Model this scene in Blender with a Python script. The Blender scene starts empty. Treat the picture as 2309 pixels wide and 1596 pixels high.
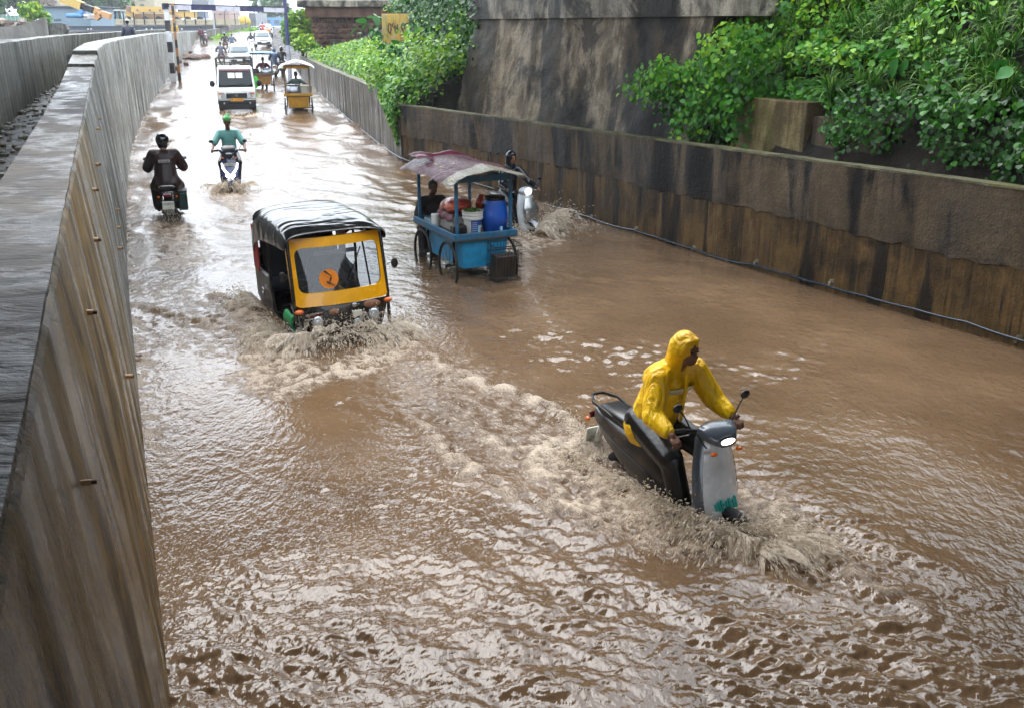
import bpy, math, random
import numpy as np
from mathutils import Vector, Matrix
random.seed(7); rng = np.random.default_rng(11)
SC = bpy.context.scene
COL = SC.collection
# ------------------------------------------------------------------ camera
F0 = 2200.0; TH = math.atan(738/2200.0); HC = 3.85      # focal length (for a 2309 px wide picture), pitch, height over water
cam = bpy.data.cameras.new('camera'); cam.sensor_width = 36; cam.lens = 36*F0/2309; cam.clip_start = .02; cam.clip_end = 3000
co = bpy.data.objects.new('camera', cam); COL.objects.link(co)
co.location = (0, 0, HC); co.rotation_euler = (math.pi/2-TH, 0, 0); SC.camera = co
# ------------------------------------------------------------------ sky, sun, exposure
SUN_EL, SUN_AZ = math.radians(58), math.radians(-25)
w = bpy.data.worlds.new('World'); SC.world = w; w.use_nodes = True
nt = w.node_tree; bg = nt.nodes['Background']
sky = nt.nodes.new('ShaderNodeTexSky'); sky.sky_type = 'NISHITA'; sky.sun_disc = False
sky.sun_elevation = SUN_EL; sky.sun_rotation = SUN_AZ; sky.dust_density = 4; sky.air_density = 1.2
hs = nt.nodes.new('ShaderNodeHueSaturation'); hs.inputs['Saturation'].default_value = .12
mxw = nt.nodes.new('ShaderNodeMix'); mxw.data_type = 'RGBA'; mxw.inputs[0].default_value = .62
mxw.inputs[7].default_value = (8.6, 9.7, 11.0, 1)          # even cloud cover over the clear sky
nt.links.new(sky.outputs[0], hs.inputs['Color']); nt.links.new(hs.outputs[0], mxw.inputs[6]); nt.links.new(mxw.outputs[2], bg.inputs[0])
bg.inputs[1].default_value = .15
sl = bpy.data.lights.new('sun', 'SUN'); sl.energy = .8; sl.angle = math.radians(50); sl.color = (1, .97, .93)
so = bpy.data.objects.new('sun', sl); COL.objects.link(so)
so.rotation_euler = (math.pi/2-SUN_EL, 0, math.pi-SUN_AZ+math.radians(0))
SC.view_settings.view_transform = 'Standard'; SC.view_settings.look = 'None'; SC.view_settings.exposure = 1.52; SC.view_settings.gamma = 1
try: SC.view_settings.use_curve_mapping = False
except Exception: pass
SC.cycles.max_bounces = 5; SC.cycles.diffuse_bounces = 2; SC.cycles.glossy_bounces = 2; SC.cycles.transparent_max_bounces = 12
SC.cycles.volume_bounces = 0; SC.cycles.caustics_reflective = False; SC.cycles.caustics_refractive = False
SC.cycles.sample_clamp_indirect = 4
# ------------------------------------------------------------------ layout helpers (pixel of a 2309 px wide view -> direction)
def ray(x, y):
    u = (x-1154.5)/F0; v = (798-y)/F0; c, s = math.cos(TH), math.sin(TH)
    return Vector((u, c+v*s, -s+v*c))
def zw(d):                                              # water level along the ramp
    if d < 16: return 0.
    if d < 100: return (d-16)*.0185*min(1, (d-16)/12)
    return min(84*.0185+(d-100)*.047, 3.2)
def zr(d): return zw(d)-float(np.interp(d, [0, 25, 45, 62, 90], [.34, .32, .18, .08, .03]))
def atz(x, y, z):
    r = ray(x, y); t = (z-HC)/r.z; return Vector((r.x*t, r.y*t, z))
def aty(x, y, Y):
    r = ray(x, y); t = Y/r.y; return Vector((r.x*t, Y, HC+r.z*t))
def G(x, y):
    z = 0.
    for i in range(60):
        p = atz(x, y, z); z += (zw(p.y)-z)*.5
    return p
def hermite(P):
    xs = np.array([p[1] for p in P], float); ys = np.array([p[0] for p in P], float)
    d = np.diff(ys)/np.diff(xs); m = np.concatenate([[d[0]], (d[1:]+d[:-1])/2, [d[-1]]])
    def f(x):
        x = np.asarray(x, float); i = np.clip(np.searchsorted(xs, x)-1, 0, len(xs)-2)
        h = xs[i+1]-xs[i]; t = (x-xs[i])/h
        return ((2*t**3-3*t**2+1)*ys[i]+(t**3-2*t**2+t)*h*m[i]+(-2*t**3+3*t**2)*ys[i+1]+(t**3-t**2)*h*m[i+1])
    return f
XLf = hermite([(1.95, -5), (-.05, 0), (-2, 4.87), (-4.24, 10.49), (-7.01, 17.54), (-11.92, 31.16), (-16.52, 46.27), (-24.49, 74.39), (-39.73, 131.15), (-52, 180)])
RWP = [(15.7, -5), (12.9, 0), (6.42, 11.62), (.36, 22.49), (-3.13, 27.92), (-5.87, 37.29), (-9.09, 48.58), (-13.42, 64.65), (-20.5, 90), (-32, 131), (-45, 180)]
def XR(y): return np.interp(y, [p[1] for p in RWP], [p[0] for p in RWP])
def XL(y): return XLf(y)
# ------------------------------------------------------------------ mesh helpers
def rotm(rx=0, ry=0, rz=0):
    return Matrix.Rotation(rz, 3, 'Z') @ Matrix.Rotation(ry, 3, 'Y') @ Matrix.Rotation(rx, 3, 'X')
class MB:
    def __init__(s): s.v = []; s.f = []
    def add(s, V, Fc):
        b = len(s.v); s.v += [tuple(p) for p in V]; s.f += [tuple(i+b for i in f) for f in Fc]; return s
    def box(s, c, d, R=None, taper=1.0):
        V = []
        for k in (-1, 1):
            tp = taper if k > 0 else 1
            for (i, j) in ((-1, -1), (1, -1), (1, 1), (-1, 1)):
                p = Vector((i*d[0]/2*tp, j*d[1]/2*tp, k*d[2]/2)); p = R @ p if R is not None else p
                V.append(p+Vector(c))
        return s.add(V, [(3, 2, 1, 0), (4, 5, 6, 7), (0, 1, 5, 4), (1, 2, 6, 5), (2, 3, 7, 6), (3, 0, 4, 7)])
    def loft(s, rings, cap=True, closed=True):
        n = len(rings[0]); V = [p for r in rings for p in r]; Fc = []
        for i in range(len(rings)-1):
            for j in range(n if closed else n-1):
                a = i*n+j; b = i*n+(j+1) % n; Fc.append((a, b, b+n, a+n))
        if cap and closed: Fc.append(tuple(range(n-1, -1, -1))); Fc.append(tuple(range((len(rings)-1)*n, len(rings)*n)))
        return s.add(V, Fc)
    def tube(s, pts, r, n=8, cap=True):
        pts = [Vector(p) for p in pts]; rr = r if isinstance(r, (list, tuple)) else [r]*len(pts); rings = []; up = None
        for i, p in enumerate(pts):
            t = (pts[min(i+1, len(pts)-1)]-pts[max(i-1, 0)])
            t = t.normalized() if t.length > 1e-9 else Vector((0, 0, 1))
            if up is None: up = Vector((0, 0, 1)) if abs(t.z) < .9 else Vector((1, 0, 0))
            a = t.cross(up).normalized(); b = a.cross(t).normalized(); up = b
            rings.append([p+a*math.cos(2*math.pi*k/n)*rr[i]+b*math.sin(2*math.pi*k/n)*rr[i] for k in range(n)])
        return s.loft(rings, cap)
    def cyl(s, p0, p1, r0, r1=None, n=16): return s.tube([p0, p1], [r0, r0 if r1 is None else r1], n)
    def caps(s, p0, r0, p1, r1, n=10):
        p0 = Vector(p0); p1 = Vector(p1); d = p1-p0
        d = d.normalized() if d.length > 1e-6 else Vector((0, 0, 1))
        P = [p0-d*r0*.95, p0-d*r0*.6, p0, p1, p1+d*r1*.6, p1+d*r1*.95]
        return s.tube(P, [r0*.2, r0*.78, r0, r1, r1*.78, r1*.2], n)
    def ell(s, c, r, R=None, n=14, m=9):
        rings = []
        for i in range(m):
            a = -math.pi/2+math.pi*(i+.12)/(m-.76); rg = []
            for k in range(n):
                p = Vector((r[0]*math.cos(a)*math.cos(2*math.pi*k/n), r[1]*math.cos(a)*math.sin(2*math.pi*k/n), r[2]*math.sin(a)))
                rg.append((R @ p if R is not None else p)+Vector(c))
            rings.append(rg)
        return s.loft(rings)
    def lathe(s, prof, c=(0, 0, 0), n=24, R=None, cap=True):
        rings = []
        for (r, z) in prof:
            rg = []
            for k in range(n):
                p = Vector((r*math.cos(2*math.pi*k/n), r*math.sin(2*math.pi*k/n), z)); rg.append((R @ p if R is not None else p)+Vector(c))
            rings.append(rg)
        return s.loft(rings, cap)
    def torus(s, c, R, r, axis='Y', n=32, m=8, flat=1.0):
        V = []; Fc = []
        for i in range(n):
            a = 2*math.pi*i/n
            for j in range(m):
                b = 2*math.pi*j/m; q = R+r*math.cos(b); h = r*math.sin(b)*flat
                p = (q*math.cos(a), h, q*math.sin(a)) if axis == 'Y' else ((h, q*math.cos(a), q*math.sin(a)) if axis == 'X' else (q*math.cos(a), q*math.sin(a), h))
                V.append(Vector(p)+Vector(c))
                Fc.append((i*m+j, i*m+(j+1) % m, ((i+1) % n)*m+(j+1) % m, ((i+1) % n)*m+j))
        return s.add(V, Fc)
    def poly(s, pts, d):                                  # planar polygon extruded by vector d
        n = len(pts); d = Vector(d); V = [Vector(p) for p in pts]+[Vector(p)+d for p in pts]
        return s.add(V, [tuple(range(n-1, -1, -1)), tuple(range(n, 2*n))]+[(i, (i+1) % n, n+(i+1) % n, n+i) for i in range(n)])
    def grid(s, fn, nu, nv, th=None):                     # fn(u,v) -> point ; optional thickness downwards along th
        V = [Vector(fn(i/nu, j/nv)) for i in range(nu+1) for j in range(nv+1)]; W = nv+1
        Fc = [(i*W+j, (i+1)*W+j, (i+1)*W+j+1, i*W+j+1) for i in range(nu) for j in range(nv)]
        if th is not None:
            n0 = len(V); V += [p+Vector(th) for p in V]; Fc += [tuple(n0+a for a in reversed(f)) for f in Fc]
            bd = [i*W for i in range(nu)]+[nu*W+j for j in range(nv)]+[i*W+nv for i in range(nu, 0, -1)]+[j for j in range(nv, 0, -1)]
            Fc += [(bd[(k+1) % len(bd)], bd[k], n0+bd[k], n0+bd[(k+1) % len(bd)]) for k in range(len(bd))]
        return s.add(V, Fc)
    def build(s, name, mat, parent=None, smooth=None, bevel=0, sub=0, remesh=0, kind=None, seg=2):
        me = bpy.data.meshes.new(name); me.from_pydata(s.v, [], s.f); me.update()
        return link(name, me, mat, parent, smooth, bevel, sub, remesh, kind, seg)
def link(name, me, mat, parent=None, smooth=None, bevel=0, sub=0, remesh=0, kind=None, seg=2):
    if mat is not None:
        for m in (mat if isinstance(mat, (list, tuple)) else [mat]): me.materials.append(m)
    o = bpy.data.objects.new(name, me); COL.objects.link(o)
    if parent is not None: o.parent = parent
    if smooth is not None:
        me.polygons.foreach_set('use_smooth', [True]*len(me.polygons))
        if smooth < 180:
            try: me.set_sharp_from_angle(angle=math.radians(smooth))
            except Exception: pass
    if remesh:
        m = o.modifiers.new('remesh', 'REMESH'); m.mode = 'VOXEL'; m.voxel_size = remesh; m.use_smooth_shade = True
        m = o.modifiers.new('smooth', 'SMOOTH'); m.iterations = 3; m.factor = .5
    if bevel:
        m = o.modifiers.new('bevel', 'BEVEL'); m.width = bevel; m.segments = seg; m.limit_method = 'ANGLE'; m.angle_limit = math.radians(40)
    if sub:
        m = o.modifiers.new('sub', 'SUBSURF'); m.levels = sub; m.render_levels = sub
    if kind: o['kind'] = kind
    return o
def fastmesh(name, V, Fq, attrs=None):                   # numpy verts, equal-size faces
    me = bpy.data.meshes.new(name); V = np.asarray(V, np.float32); Fq = np.asarray(Fq, np.int32)
    me.vertices.add(len(V)); me.vertices.foreach_set('co', V.ravel())
    k = Fq.shape[1]; me.loops.add(Fq.size); me.loops.foreach_set('vertex_index', Fq.ravel())
    me.polygons.add(len(Fq)); me.polygons.foreach_set('loop_start', np.arange(0, Fq.size, k, dtype=np.int32))
    try: me.polygons.foreach_set('loop_total', np.full(len(Fq), k, np.int32))
    except Exception: pass
    me.update(calc_edges=True)
    for nme, arr in (attrs or {}).items():
        a = me.attributes.new(nme, 'FLOAT', 'POINT'); a.data.foreach_set('value', np.asarray(arr, np.float32))
    return me
def thing(name, label, cat, loc=(0, 0, 0), rz=0, group=None, rx=0, ry=0):
    o = bpy.data.objects.new(name, None); COL.objects.link(o); o.empty_display_size = .1
    o.location = loc; o.rotation_euler = (rx, ry, rz); o['label'] = label; o['category'] = cat
    if group: o['group'] = group
    return o
def tag(o, label, cat, group=None):
    o['label'] = label; o['category'] = cat
    if group: o['group'] = group
    return o
# ------------------------------------------------------------------ materials
def lin(h):
    if isinstance(h, str):
        c = [int(h[i:i+2], 16)/255 for i in (0, 2, 4)]
        return tuple(x/12.92 if x <= .04045 else ((x+.055)/1.055)**2.4 for x in c)+(1,)
    return tuple(h)+(1,) if len(h) == 3 else tuple(h)
class NT:
    def __init__(s, name):
        s.m = bpy.data.materials.new(name); s.m.use_nodes = True; s.t = s.m.node_tree; s.N = s.t.nodes; s.L = s.t.links
        s.b = s.N['Principled BSDF']; s.out = s.N['Material Output']
    def n(s, t, **kw):
        o = s.N.new(t)
        for k, v in kw.items(): setattr(o, k, v)
        return o
    def lk(s, a, b): s.L.new(a, b)
    def coord(s, scale=(1, 1, 1), kind='pos', rot=(0, 0, 0)):
        if kind == 'pos': src = s.n('ShaderNodeNewGeometry').outputs['Position']
        else: src = s.n('ShaderNodeTexCoord').outputs['Object']
        mp = s.n('ShaderNodeMapping'); mp.inputs['Scale'].default_value = scale; mp.inputs['Rotation'].default_value = rot
        s.lk(src, mp.inputs[0]); return mp.outputs[0]
    def noise(s, vec, scale, detail=4, rough=.55, dist=0):
        o = s.n('ShaderNodeTexNoise'); o.inputs['Scale'].default_value = scale; o.inputs['Detail'].default_value = detail
        o.inputs['Roughness'].default_value = rough; o.inputs['Distortion'].default_value = dist; s.lk(vec, o.inputs['Vector']); return o.outputs['Fac']
    def ramp(s, f, stops):
        o = s.n('ShaderNodeValToRGB'); e = o.color_ramp.elements
        while len(e) < len(stops): e.new(.5)
        for k, (p, c) in enumerate(stops): e[k].position = p; e[k].color = lin(c) if not isinstance(c, (int, float)) else (c, c, c, 1)
        s.lk(f, o.inputs[0]); return o.outputs[0]
    def mix(s, f, a, b, mode='MIX'):
        o = s.n('ShaderNodeMix', data_type='RGBA', blend_type=mode)
        for i, x in ((0, f), (6, a), (7, b)):
            if hasattr(x, 'is_output'): s.lk(x, o.inputs[i])
            elif i == 0: o.inputs[0].default_value = x
            else: o.inputs[i].default_value = lin(x)
        return o.outputs[2]
    def math(s, op, a, b=None, clamp=False):
        o = s.n('ShaderNodeMath', operation=op, use_clamp=clamp)
        for i, x in ((0, a), (1, b)):
            if x is None: continue
            if hasattr(x, 'is_output'): s.lk(x, o.inputs[i])
            else: o.inputs[i].default_value = x
        return o.outputs[0]
    def bump(s, h, st=.3, dist=.02, prev=None):
        o = s.n('ShaderNodeBump'); o.inputs['Strength'].default_value = st; o.inputs['Distance'].default_value = dist; s.lk(h, o.inputs['Height'])
        if prev is not None: s.lk(prev, o.inputs['Normal'])
        s.lk(o.outputs[0], s.b.inputs['Normal']); return o.outputs[0]
    def col(s, c):
        if hasattr(c, 'is_output'): s.lk(c, s.b.inputs['Base Color'])
        else: s.b.inputs['Base Color'].default_value = lin(c)
    def set(s, **kw):
        for k, v in kw.items():
            i = s.b.inputs[{'rough': 'Roughness', 'metal': 'Metallic', 'ior': 'IOR', 'trans': 'Transmission Weight', 'coat': 'Coat Weight', 'coatr': 'Coat Roughness', 'spec': 'Specular IOR Level', 'sub': 'Subsurface Weight'}[k]]
            if hasattr(v, 'is_output'): s.lk(v, i)
            else: i.default_value = v
        return s
_mc = {}
def mk(name, col, rough=.45, metal=0, var=.18, scale=6, bump=.08, bs=60, coat=0, spec=.5, dirt=0):
    if name in _mc: return _mc[name]
    t = NT(name); v = t.coord(kind='obj'); c = Vector(lin(col)[:3])
    f = t.noise(v, scale, 5); a = t.ramp(f, [(.3, tuple(c*(1-var))), (.7, tuple(min(1, x) for x in c*(1+var*.6)))])
    if dirt:
        g = t.noise(v, 3.3, 6, .7); g = t.ramp(g, [(.45, 0.), (.75, float(dirt))]); a = t.mix(g, a, '6b5640')
    t.col(a); t.set(rough=t.ramp(f, [(.2, max(0, rough-.08)), (.8, min(1, rough+.08))]), metal=metal, coat=coat, spec=spec)
    if bump: t.bump(t.noise(v, bs, 3), bump, .01)
    _mc[name] = t.m; return t.m
def emis(name, col, st):
    t = NT(name); t.col(col); t.b.inputs['Emission Color'].default_value = lin(col); t.b.inputs['Emission Strength'].default_value = st; return t.m
def text_mesh(body, size, name='lettering', sx=1.0):
    cu = bpy.data.curves.new('txt', 'FONT'); cu.body = body; cu.size = size; cu.align_x = 'CENTER'; cu.align_y = 'CENTER'; cu.extrude = .0012; cu.resolution_u = 2
    o = bpy.data.objects.new('txt', cu); COL.objects.link(o)
    dg = bpy.context.evaluated_depsgraph_get(); me = bpy.data.meshes.new_from_object(o.evaluated_get(dg)); me.name = name
    bpy.data.objects.remove(o); bpy.data.curves.remove(cu)
    if sx != 1: me.transform(Matrix.Scale(sx, 4, (1, 0, 0)))
    return me
def text(body, size, mat, parent, loc, rot, sx=1.0):
    me = text_mesh(body, size, sx=sx); o = link('lettering', me, mat, parent); o.location = loc; o.rotation_euler = rot; return o
# ------------------------------------------------------------------ concrete, stone, soil
def concrete(name, light, dark, stain, streak=.7, sx=5.0, algae=None, moss=None, rough=.5, blot=.5, bstr=.35, amp=.5, spec=.22, sh=0., fs=1., vz=.28):
    t = NT(name); v = t.coord((1, 1, 1)); vs = t.coord((sx, sx, vz)); vf = t.coord((sx*3.4, sx*3.4, .7)); vw = t.coord((sx*.35, sx*.35, .16))
    base = t.ramp(t.noise(v, 1.3, 7, .66, .3), [(.38, dark), (.62, light)])
    s3 = t.ramp(t.noise(t.coord((sx*1.7, sx*1.7, vz)), 1.3, 4, .6, .4), [(.52, 0.), (.64, .75*amp)]); c = t.mix(s3, base, light)
    s0 = t.ramp(t.noise(vw, 1, 4, .55, .3), [(.55+sh, 0.), (.59+sh, streak)]); c = t.mix(s0, c, stain)
    s1 = t.ramp(t.noise(vs, 1, 6, .65, .7), [(.53+sh, 0.), (.62+sh, streak)]); s1 = t.math('MULTIPLY', s1, t.ramp(t.noise(v, .9, 4, .6, .5), [(.40, .1), (.58, 1.)])); c = t.mix(s1, c, stain)
    s2 = t.ramp(t.noise(vf, 1, 3, .5), [(.56, 0.), (.7, streak*.7*fs)]); c = t.mix(s2, c, stain)
    b1 = t.ramp(t.noise(v, .55, 6, .7, .6), [(.55+sh, 0.), (.62+sh, blot)]); c = t.mix(b1, c, stain)
    if moss:
        m = t.noise(t.coord((2, 2, .6)), 1.2, 6, .65); c = t.mix(t.ramp(m, [(.53, 0.), (.64, .75)]), c, moss)
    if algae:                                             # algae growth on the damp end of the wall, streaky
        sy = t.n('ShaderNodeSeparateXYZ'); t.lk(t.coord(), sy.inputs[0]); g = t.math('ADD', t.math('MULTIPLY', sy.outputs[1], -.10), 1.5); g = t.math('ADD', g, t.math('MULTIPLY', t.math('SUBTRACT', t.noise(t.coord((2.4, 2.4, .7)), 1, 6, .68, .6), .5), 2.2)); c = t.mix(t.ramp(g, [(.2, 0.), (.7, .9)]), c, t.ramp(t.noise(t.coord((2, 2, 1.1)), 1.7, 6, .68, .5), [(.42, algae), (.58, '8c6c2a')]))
    fine = t.noise(v, 26, 6, .7); c = t.mix(.5, c, t.ramp(fine, [(.36, .25), (.6, 1.)]), 'MULTIPLY')
    spk = t.ramp(t.noise(v, 75, 3, .6), [(.62, 0.), (.7, .5)]); c = t.mix(spk, c, stain)
    t.col(c); t.set(rough=t.ramp(t.noise(vs, .8, 3), [(.4, max(.05, rough-.2)), (.6, rough+.15)]), spec=spec)
    h = t.math('ADD', t.noise(v, 38, 6, .7), t.math('MULTIPLY', t.noise(vf, 1, 3), .12)); h = t.math('ADD', h, t.math('MULTIPLY', t.noise(v, 6, 5, .6), 1.5)); t.bump(h, min(1., bstr*1.3), .03); return t.m
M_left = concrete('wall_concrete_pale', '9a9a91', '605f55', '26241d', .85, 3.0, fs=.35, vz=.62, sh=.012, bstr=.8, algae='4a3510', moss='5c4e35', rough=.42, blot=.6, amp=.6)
t = NT('wall_cap_wet'); v = t.coord(); vr = t.coord((1.3, 3.6, 1), rot=(0, 0, -.38)); c = t.ramp(t.noise(v, 2.2, 6, .65, .5), [(.4, '1d160f'), (.6, '42382c')]); c = t.mix(t.ramp(t.noise(v, 30, 5, .7), [(.5, 0.), (.62, .6)]), c, '120e0a'); t.col(c)
t.set(rough=t.ramp(t.noise(v, 1.7, 4, .6), [(.42, .1), (.58, .55)]), spec=.3); t.bump(t.math('ADD', t.noise(vr, 1.6, 4, .6, .6), t.math('MULTIPLY', t.noise(v, 40, 5, .7), .2)), .8, .12); M_lefttop = t.m
M_outer = concrete('outer_wall_concrete', '7a7a6e', '4c4a40', '1b1914', .8, 4, moss='4c4228', rough=.5, amp=.8)
M_rup = concrete('wall_render_brown', '62523c', '473b2c', '0a0705', 1., 1.9, sh=-.03, fs=.4, rough=.5, blot=.35, bstr=.6, amp=.3)
M_rlow = concrete('wall_streaked_brown', '6d5430', '3a2b15', '0d0a06', .9, 4.5, moss='3d2a0c', rough=.42, blot=.55, amp=.9)
M_rfar = concrete('wall_concrete_grey', '6b675d', '403b33', '1d1914', .8, 4, rough=.42, blot=.3)
M_ledge = concrete('wall_top_lichen', '6d6a4d', '45422e', '25231a', .3, 4, moss='5d5a26', rough=.5, bstr=.7)
M_abut = concrete('abutment_concrete', 'a3937b', '695c4b', '121213', .85, 1.0, moss='463719', sh=-.045, rough=.6, blot=.8, bstr=.9, amp=.8)
M_abut2 = concrete('abutment_cap_concrete', 'a89e8c', '4c4438', '100e0c', .9, 1.0, sh=-.02, rough=.5, blot=.85, bstr=.6, amp=1)
M_soil = concrete('wet_soil', '281c12', '120d08', '070504', .5, 3, moss='1d180b', rough=.6, blot=.6, bstr=1)
M_stone = concrete('sandstone', '7a5c49', '583e30', '2a1e18', .35, 3, rough=.7, blot=.3, bstr=.8)
M_road = concrete('wet_road', '4a443c', '2f2a25', '1c1814', .1, 1, rough=.35)
M_far = concrete('far_concrete', '8f8b82', '74706a', '524e46', .4, 2, rough=.7)
# ------------------------------------------------------------------ ground sheet and road
rows = np.concatenate([np.arange(-40, 0, 4), np.arange(0, 70, 1.0), np.arange(70, 190, 6), [230, 320, 500, 900, 1600]])
def emb(o, y):                                            # height of the right bank, o metres behind the wall face
    if y < 28.3:
        return float(np.interp(o, [0, .4, .8, 1.25, 1.6, 4, 8, 14, 30], [1.2, 1.3, 1.45, 2.05, 2.55, 4.7, 6.6, 7.4, 7.6]))
    f = min(1, max(0, (y-66)/6)); a = float(np.interp(o, [0, .4, 1.2, 3, 6, 12, 30], [1.5, 1.75, 2.1, 3.0, 4.1, 4.8, 5.0]))
    return a*(1-f)+(zr(y)+.05)*f
V = []; OFFS = [0.12, .4, .8, 1.25, 1.6, 2.2, 3, 4, 6, 8, 14, 30]
for y in rows:
    yc = min(y, 180); l = float(XL(yc)); r = float(XR(yc)); zb = zr(max(yc, 0))-.5; fl = float(np.interp(y, [100, 180], [2.35, 3.1])); k = y > 185
    L = [(-900, 2.6 if y < 100 else fl), (l-12, 3.0 if y < 100 else fl), (l-1.72, 3.0 if y < 100 else fl), (l-1.7, 2.36 if y < 100 else fl), (l-.6, 2.36 if y < 100 else fl), (l-.58, zb), (r+.1, zb)]
    R = [(r+o, (min(emb(o, y), 1.25) if 17.3 < y < 28.4 and o < 3.5 else emb(o, y))+(.08*math.sin(y*2.1+o*3)+.06*math.sin(y*.9-o*5))*(o > .5)) for o in OFFS]+[(1200, 6 if y < 60 else 3.0)]
    for (x, z) in L+R: V.append((x, y, (3.15 if k else z)))
W = 7+len(OFFS)+1; Fc = [(i*W+j, i*W+j+1, (i+1)*W+j+1, (i+1)*W+j) for i in range(len(rows)-1) for j in range(W-1)]
me = bpy.data.meshes.new('ground'); me.from_pydata(V, [], Fc); link('ground', me, M_soil, kind='structure')
V = []; ry = np.concatenate([np.arange(-6, 60, 2.0), np.arange(60, 181, 4)])
for y in ry:
    for k in range(9): V.append((float(XL(y))-.2+(float(XR(y))+.3-float(XL(y)))*k/8, y, zr(max(y, 0))))
me = bpy.data.meshes.new('road'); me.from_pydata(V, [], [(i*9+j, i*9+j+1, (i+1)*9+j+1, (i+1)*9+j) for i in range(len(ry)-1) for j in range(8)]); link('road', me, M_road, kind='structure')
# ------------------------------------------------------------------ walls (sweeps of a cross section along a plan line)
def sweep(name, ys, prof, mat, parent=None, smooth=None, jit=0, xf=None):   # prof(y) -> list of (offset x, z) ; closed section
    rings = []
    for y in ys:
        x0 = float((xf or XL)(y)); rings.append([(x0+a+random.uniform(-jit, jit), y, z+random.uniform(-jit, jit)) for a, z in prof(y)])
    mb = MB(); mb.loft(rings); return mb.build(name, mat, parent, smooth)
def ltop(y): return float(np.interp(y, [0, 13, 17, 20.39, 20.4, 21.99, 22, 26, 60, 131, 180], [2.72, 2.75, 2.83, 3.05, 3.11, 3.25, 3.33, 3.42, 3.45, 3.2, 3.9]))
def bat(y): return float(np.interp(y, [20, 32], [.3, .08]))
left = thing('retaining_wall', 'long curving grey streaked retaining wall with wet cap and pipe stubs, rider in maroon beside it', 'wall')
yl = list(np.arange(-3, 20.3, .35))+[20.38]; 
def lp(y): return [(0.02, zr(max(y, 0))-.5), (-bat(y)*.5, ltop(y)*.5), (-bat(y), ltop(y)), (-bat(y)-.02, ltop(y)+.025), (-bat(y)-.53, ltop(y)+.025), (-bat(y)-.55, ltop(y)), (-bat(y)-.55, zr(max(y, 0))-.5)]
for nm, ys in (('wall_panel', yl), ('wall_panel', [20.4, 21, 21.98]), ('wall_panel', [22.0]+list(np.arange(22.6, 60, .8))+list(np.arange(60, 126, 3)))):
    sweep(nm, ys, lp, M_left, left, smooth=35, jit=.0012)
def lc(y): z = ltop(y)+.028; return [(-bat(y)-.015, z-.02), (-bat(y)-.025, z+.012), (-bat(y)-.525, z+.012), (-bat(y)-.535, z-.02)]
sweep('wet_cap', list(np.arange(-3, 20.35, .25)), lc, M_lefttop, left, jit=.004)
M_pvc = mk('old_pvc', 'b08a5c', .5, dirt=.6); M_pvcd = mk('pipe_inside', '3a2a1c', .8)
def onleft(px, py):                                       # point on the battered left face under a pixel
    r = ray(px, py); best = None
    for k in range(4000):
        y = .5+k*.02; t = y/r.y; x = r.x*t; z = HC+r.z*t
        e = x-(float(XL(y))-bat(y)*max(0, min(1, z/ltop(y))))
        if best is None or abs(e) < best[0]: best = (abs(e), Vector((x, y, z)))
    return best[1]
for (px, py) in [(221, 268), (217, 291), (216, 371), (209, 428), (212, 541), (262, 472), (265, 513), (268, 560), (196, 705), (182, 1088), (286, 848)]:
    p = onleft(px, py); mb = MB(); r = random.uniform(.016, .026) if p.y > 4 else .012
    d = Vector((.92, .38, -.1)).normalized(); mb.tube([p-d*.05, p+d*.02, p+d*random.uniform(.03, .055)], [r, r, r*1.05], 12)
    st = mb.build('pipe_stub', M_pvc, left, 40); m2 = MB(); m2.cyl(p+d*.03, p+d*.0565, r*.7, r*.7, 10); m2.build('pipe_bore', M_pvcd, st)
def lwz(z0): return z0
outer = sweep('outer_wall', list(np.arange(-3, 60, 1.0))+list(np.arange(60, 115, 5)), lambda y: [(-1.62-.25*(y > 30), 2.0), (-1.66, 3.58), (-1.9, 3.6), (-1.92, 2.0)], M_outer, None, jit=.008)
tag(outer, 'stained grey wall along the far side of the narrow wet lane behind the curved wall', 'wall')
mlane = concrete('lane_wet', '3d3935', '24211e', '14110f', .2, 3, rough=.22, bstr=.8)
sweep('wet_lane', list(np.arange(-3, 100, 1.0)), lambda y: [(-1.6, 2.30), (-1.6, 2.40), (-.5, 2.40), (-.5, 2.30)], mlane, None, jit=.01)['kind'] = 'structure'
gs = MB()
for k in range(420):
    y = random.uniform(6, 45); x = float(XL(y))-1.6+random.random()**2*.8; r = random.uniform(.015, .06); gs.ell((x, y, 2.40+r*.3), (r, r*1.2, r*.7), rotm(0, 0, random.uniform(0, 3)), n=6, m=4)
o = gs.build('gravel', M_outer, None, kind='stuff'); o['label'] = 'loose wet gravel along the lane behind the curved wall'
# ---- right wall: recessed streaked lower lift, smoother upper lift, lichen ledge
right = thing('retaining_wall', 'brown concrete retaining wall with ledge and dark drip stains below green bank', 'wall')
def rt(y): return float(np.interp(y, [-5, 12, 22, 27.9], [2.0, 1.96, 1.8, 1.78]))
yr = list(np.arange(-5, 11.5, .12))+[11.62]+list(np.arange(11.74, 22.4, .12))+[22.49]+list(np.arange(22.6, 27.8, .12))+[27.92]
bz = {}
def rb(y): return .95+.018*math.sin(y*1.3)+.012*math.sin(y*4.3+1)+.018*math.sin(y*13.7)+.012*math.sin(y*31.)
sweep('lower_lift', yr, lambda y: [(.035, -.8), (.035, rb(y)+.03), (.24, rb(y)+.03), (.24, -.8)], M_rlow, right, jit=.002, xf=XR)
sweep('upper_lift', yr, lambda y: [(.05, rb(y)-.0), (.012, rb(y)+.02), (0, rt(y)), (.26, rt(y)), (.26, rb(y)-.0)], M_rup, right, jit=.002, xf=XR)
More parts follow.
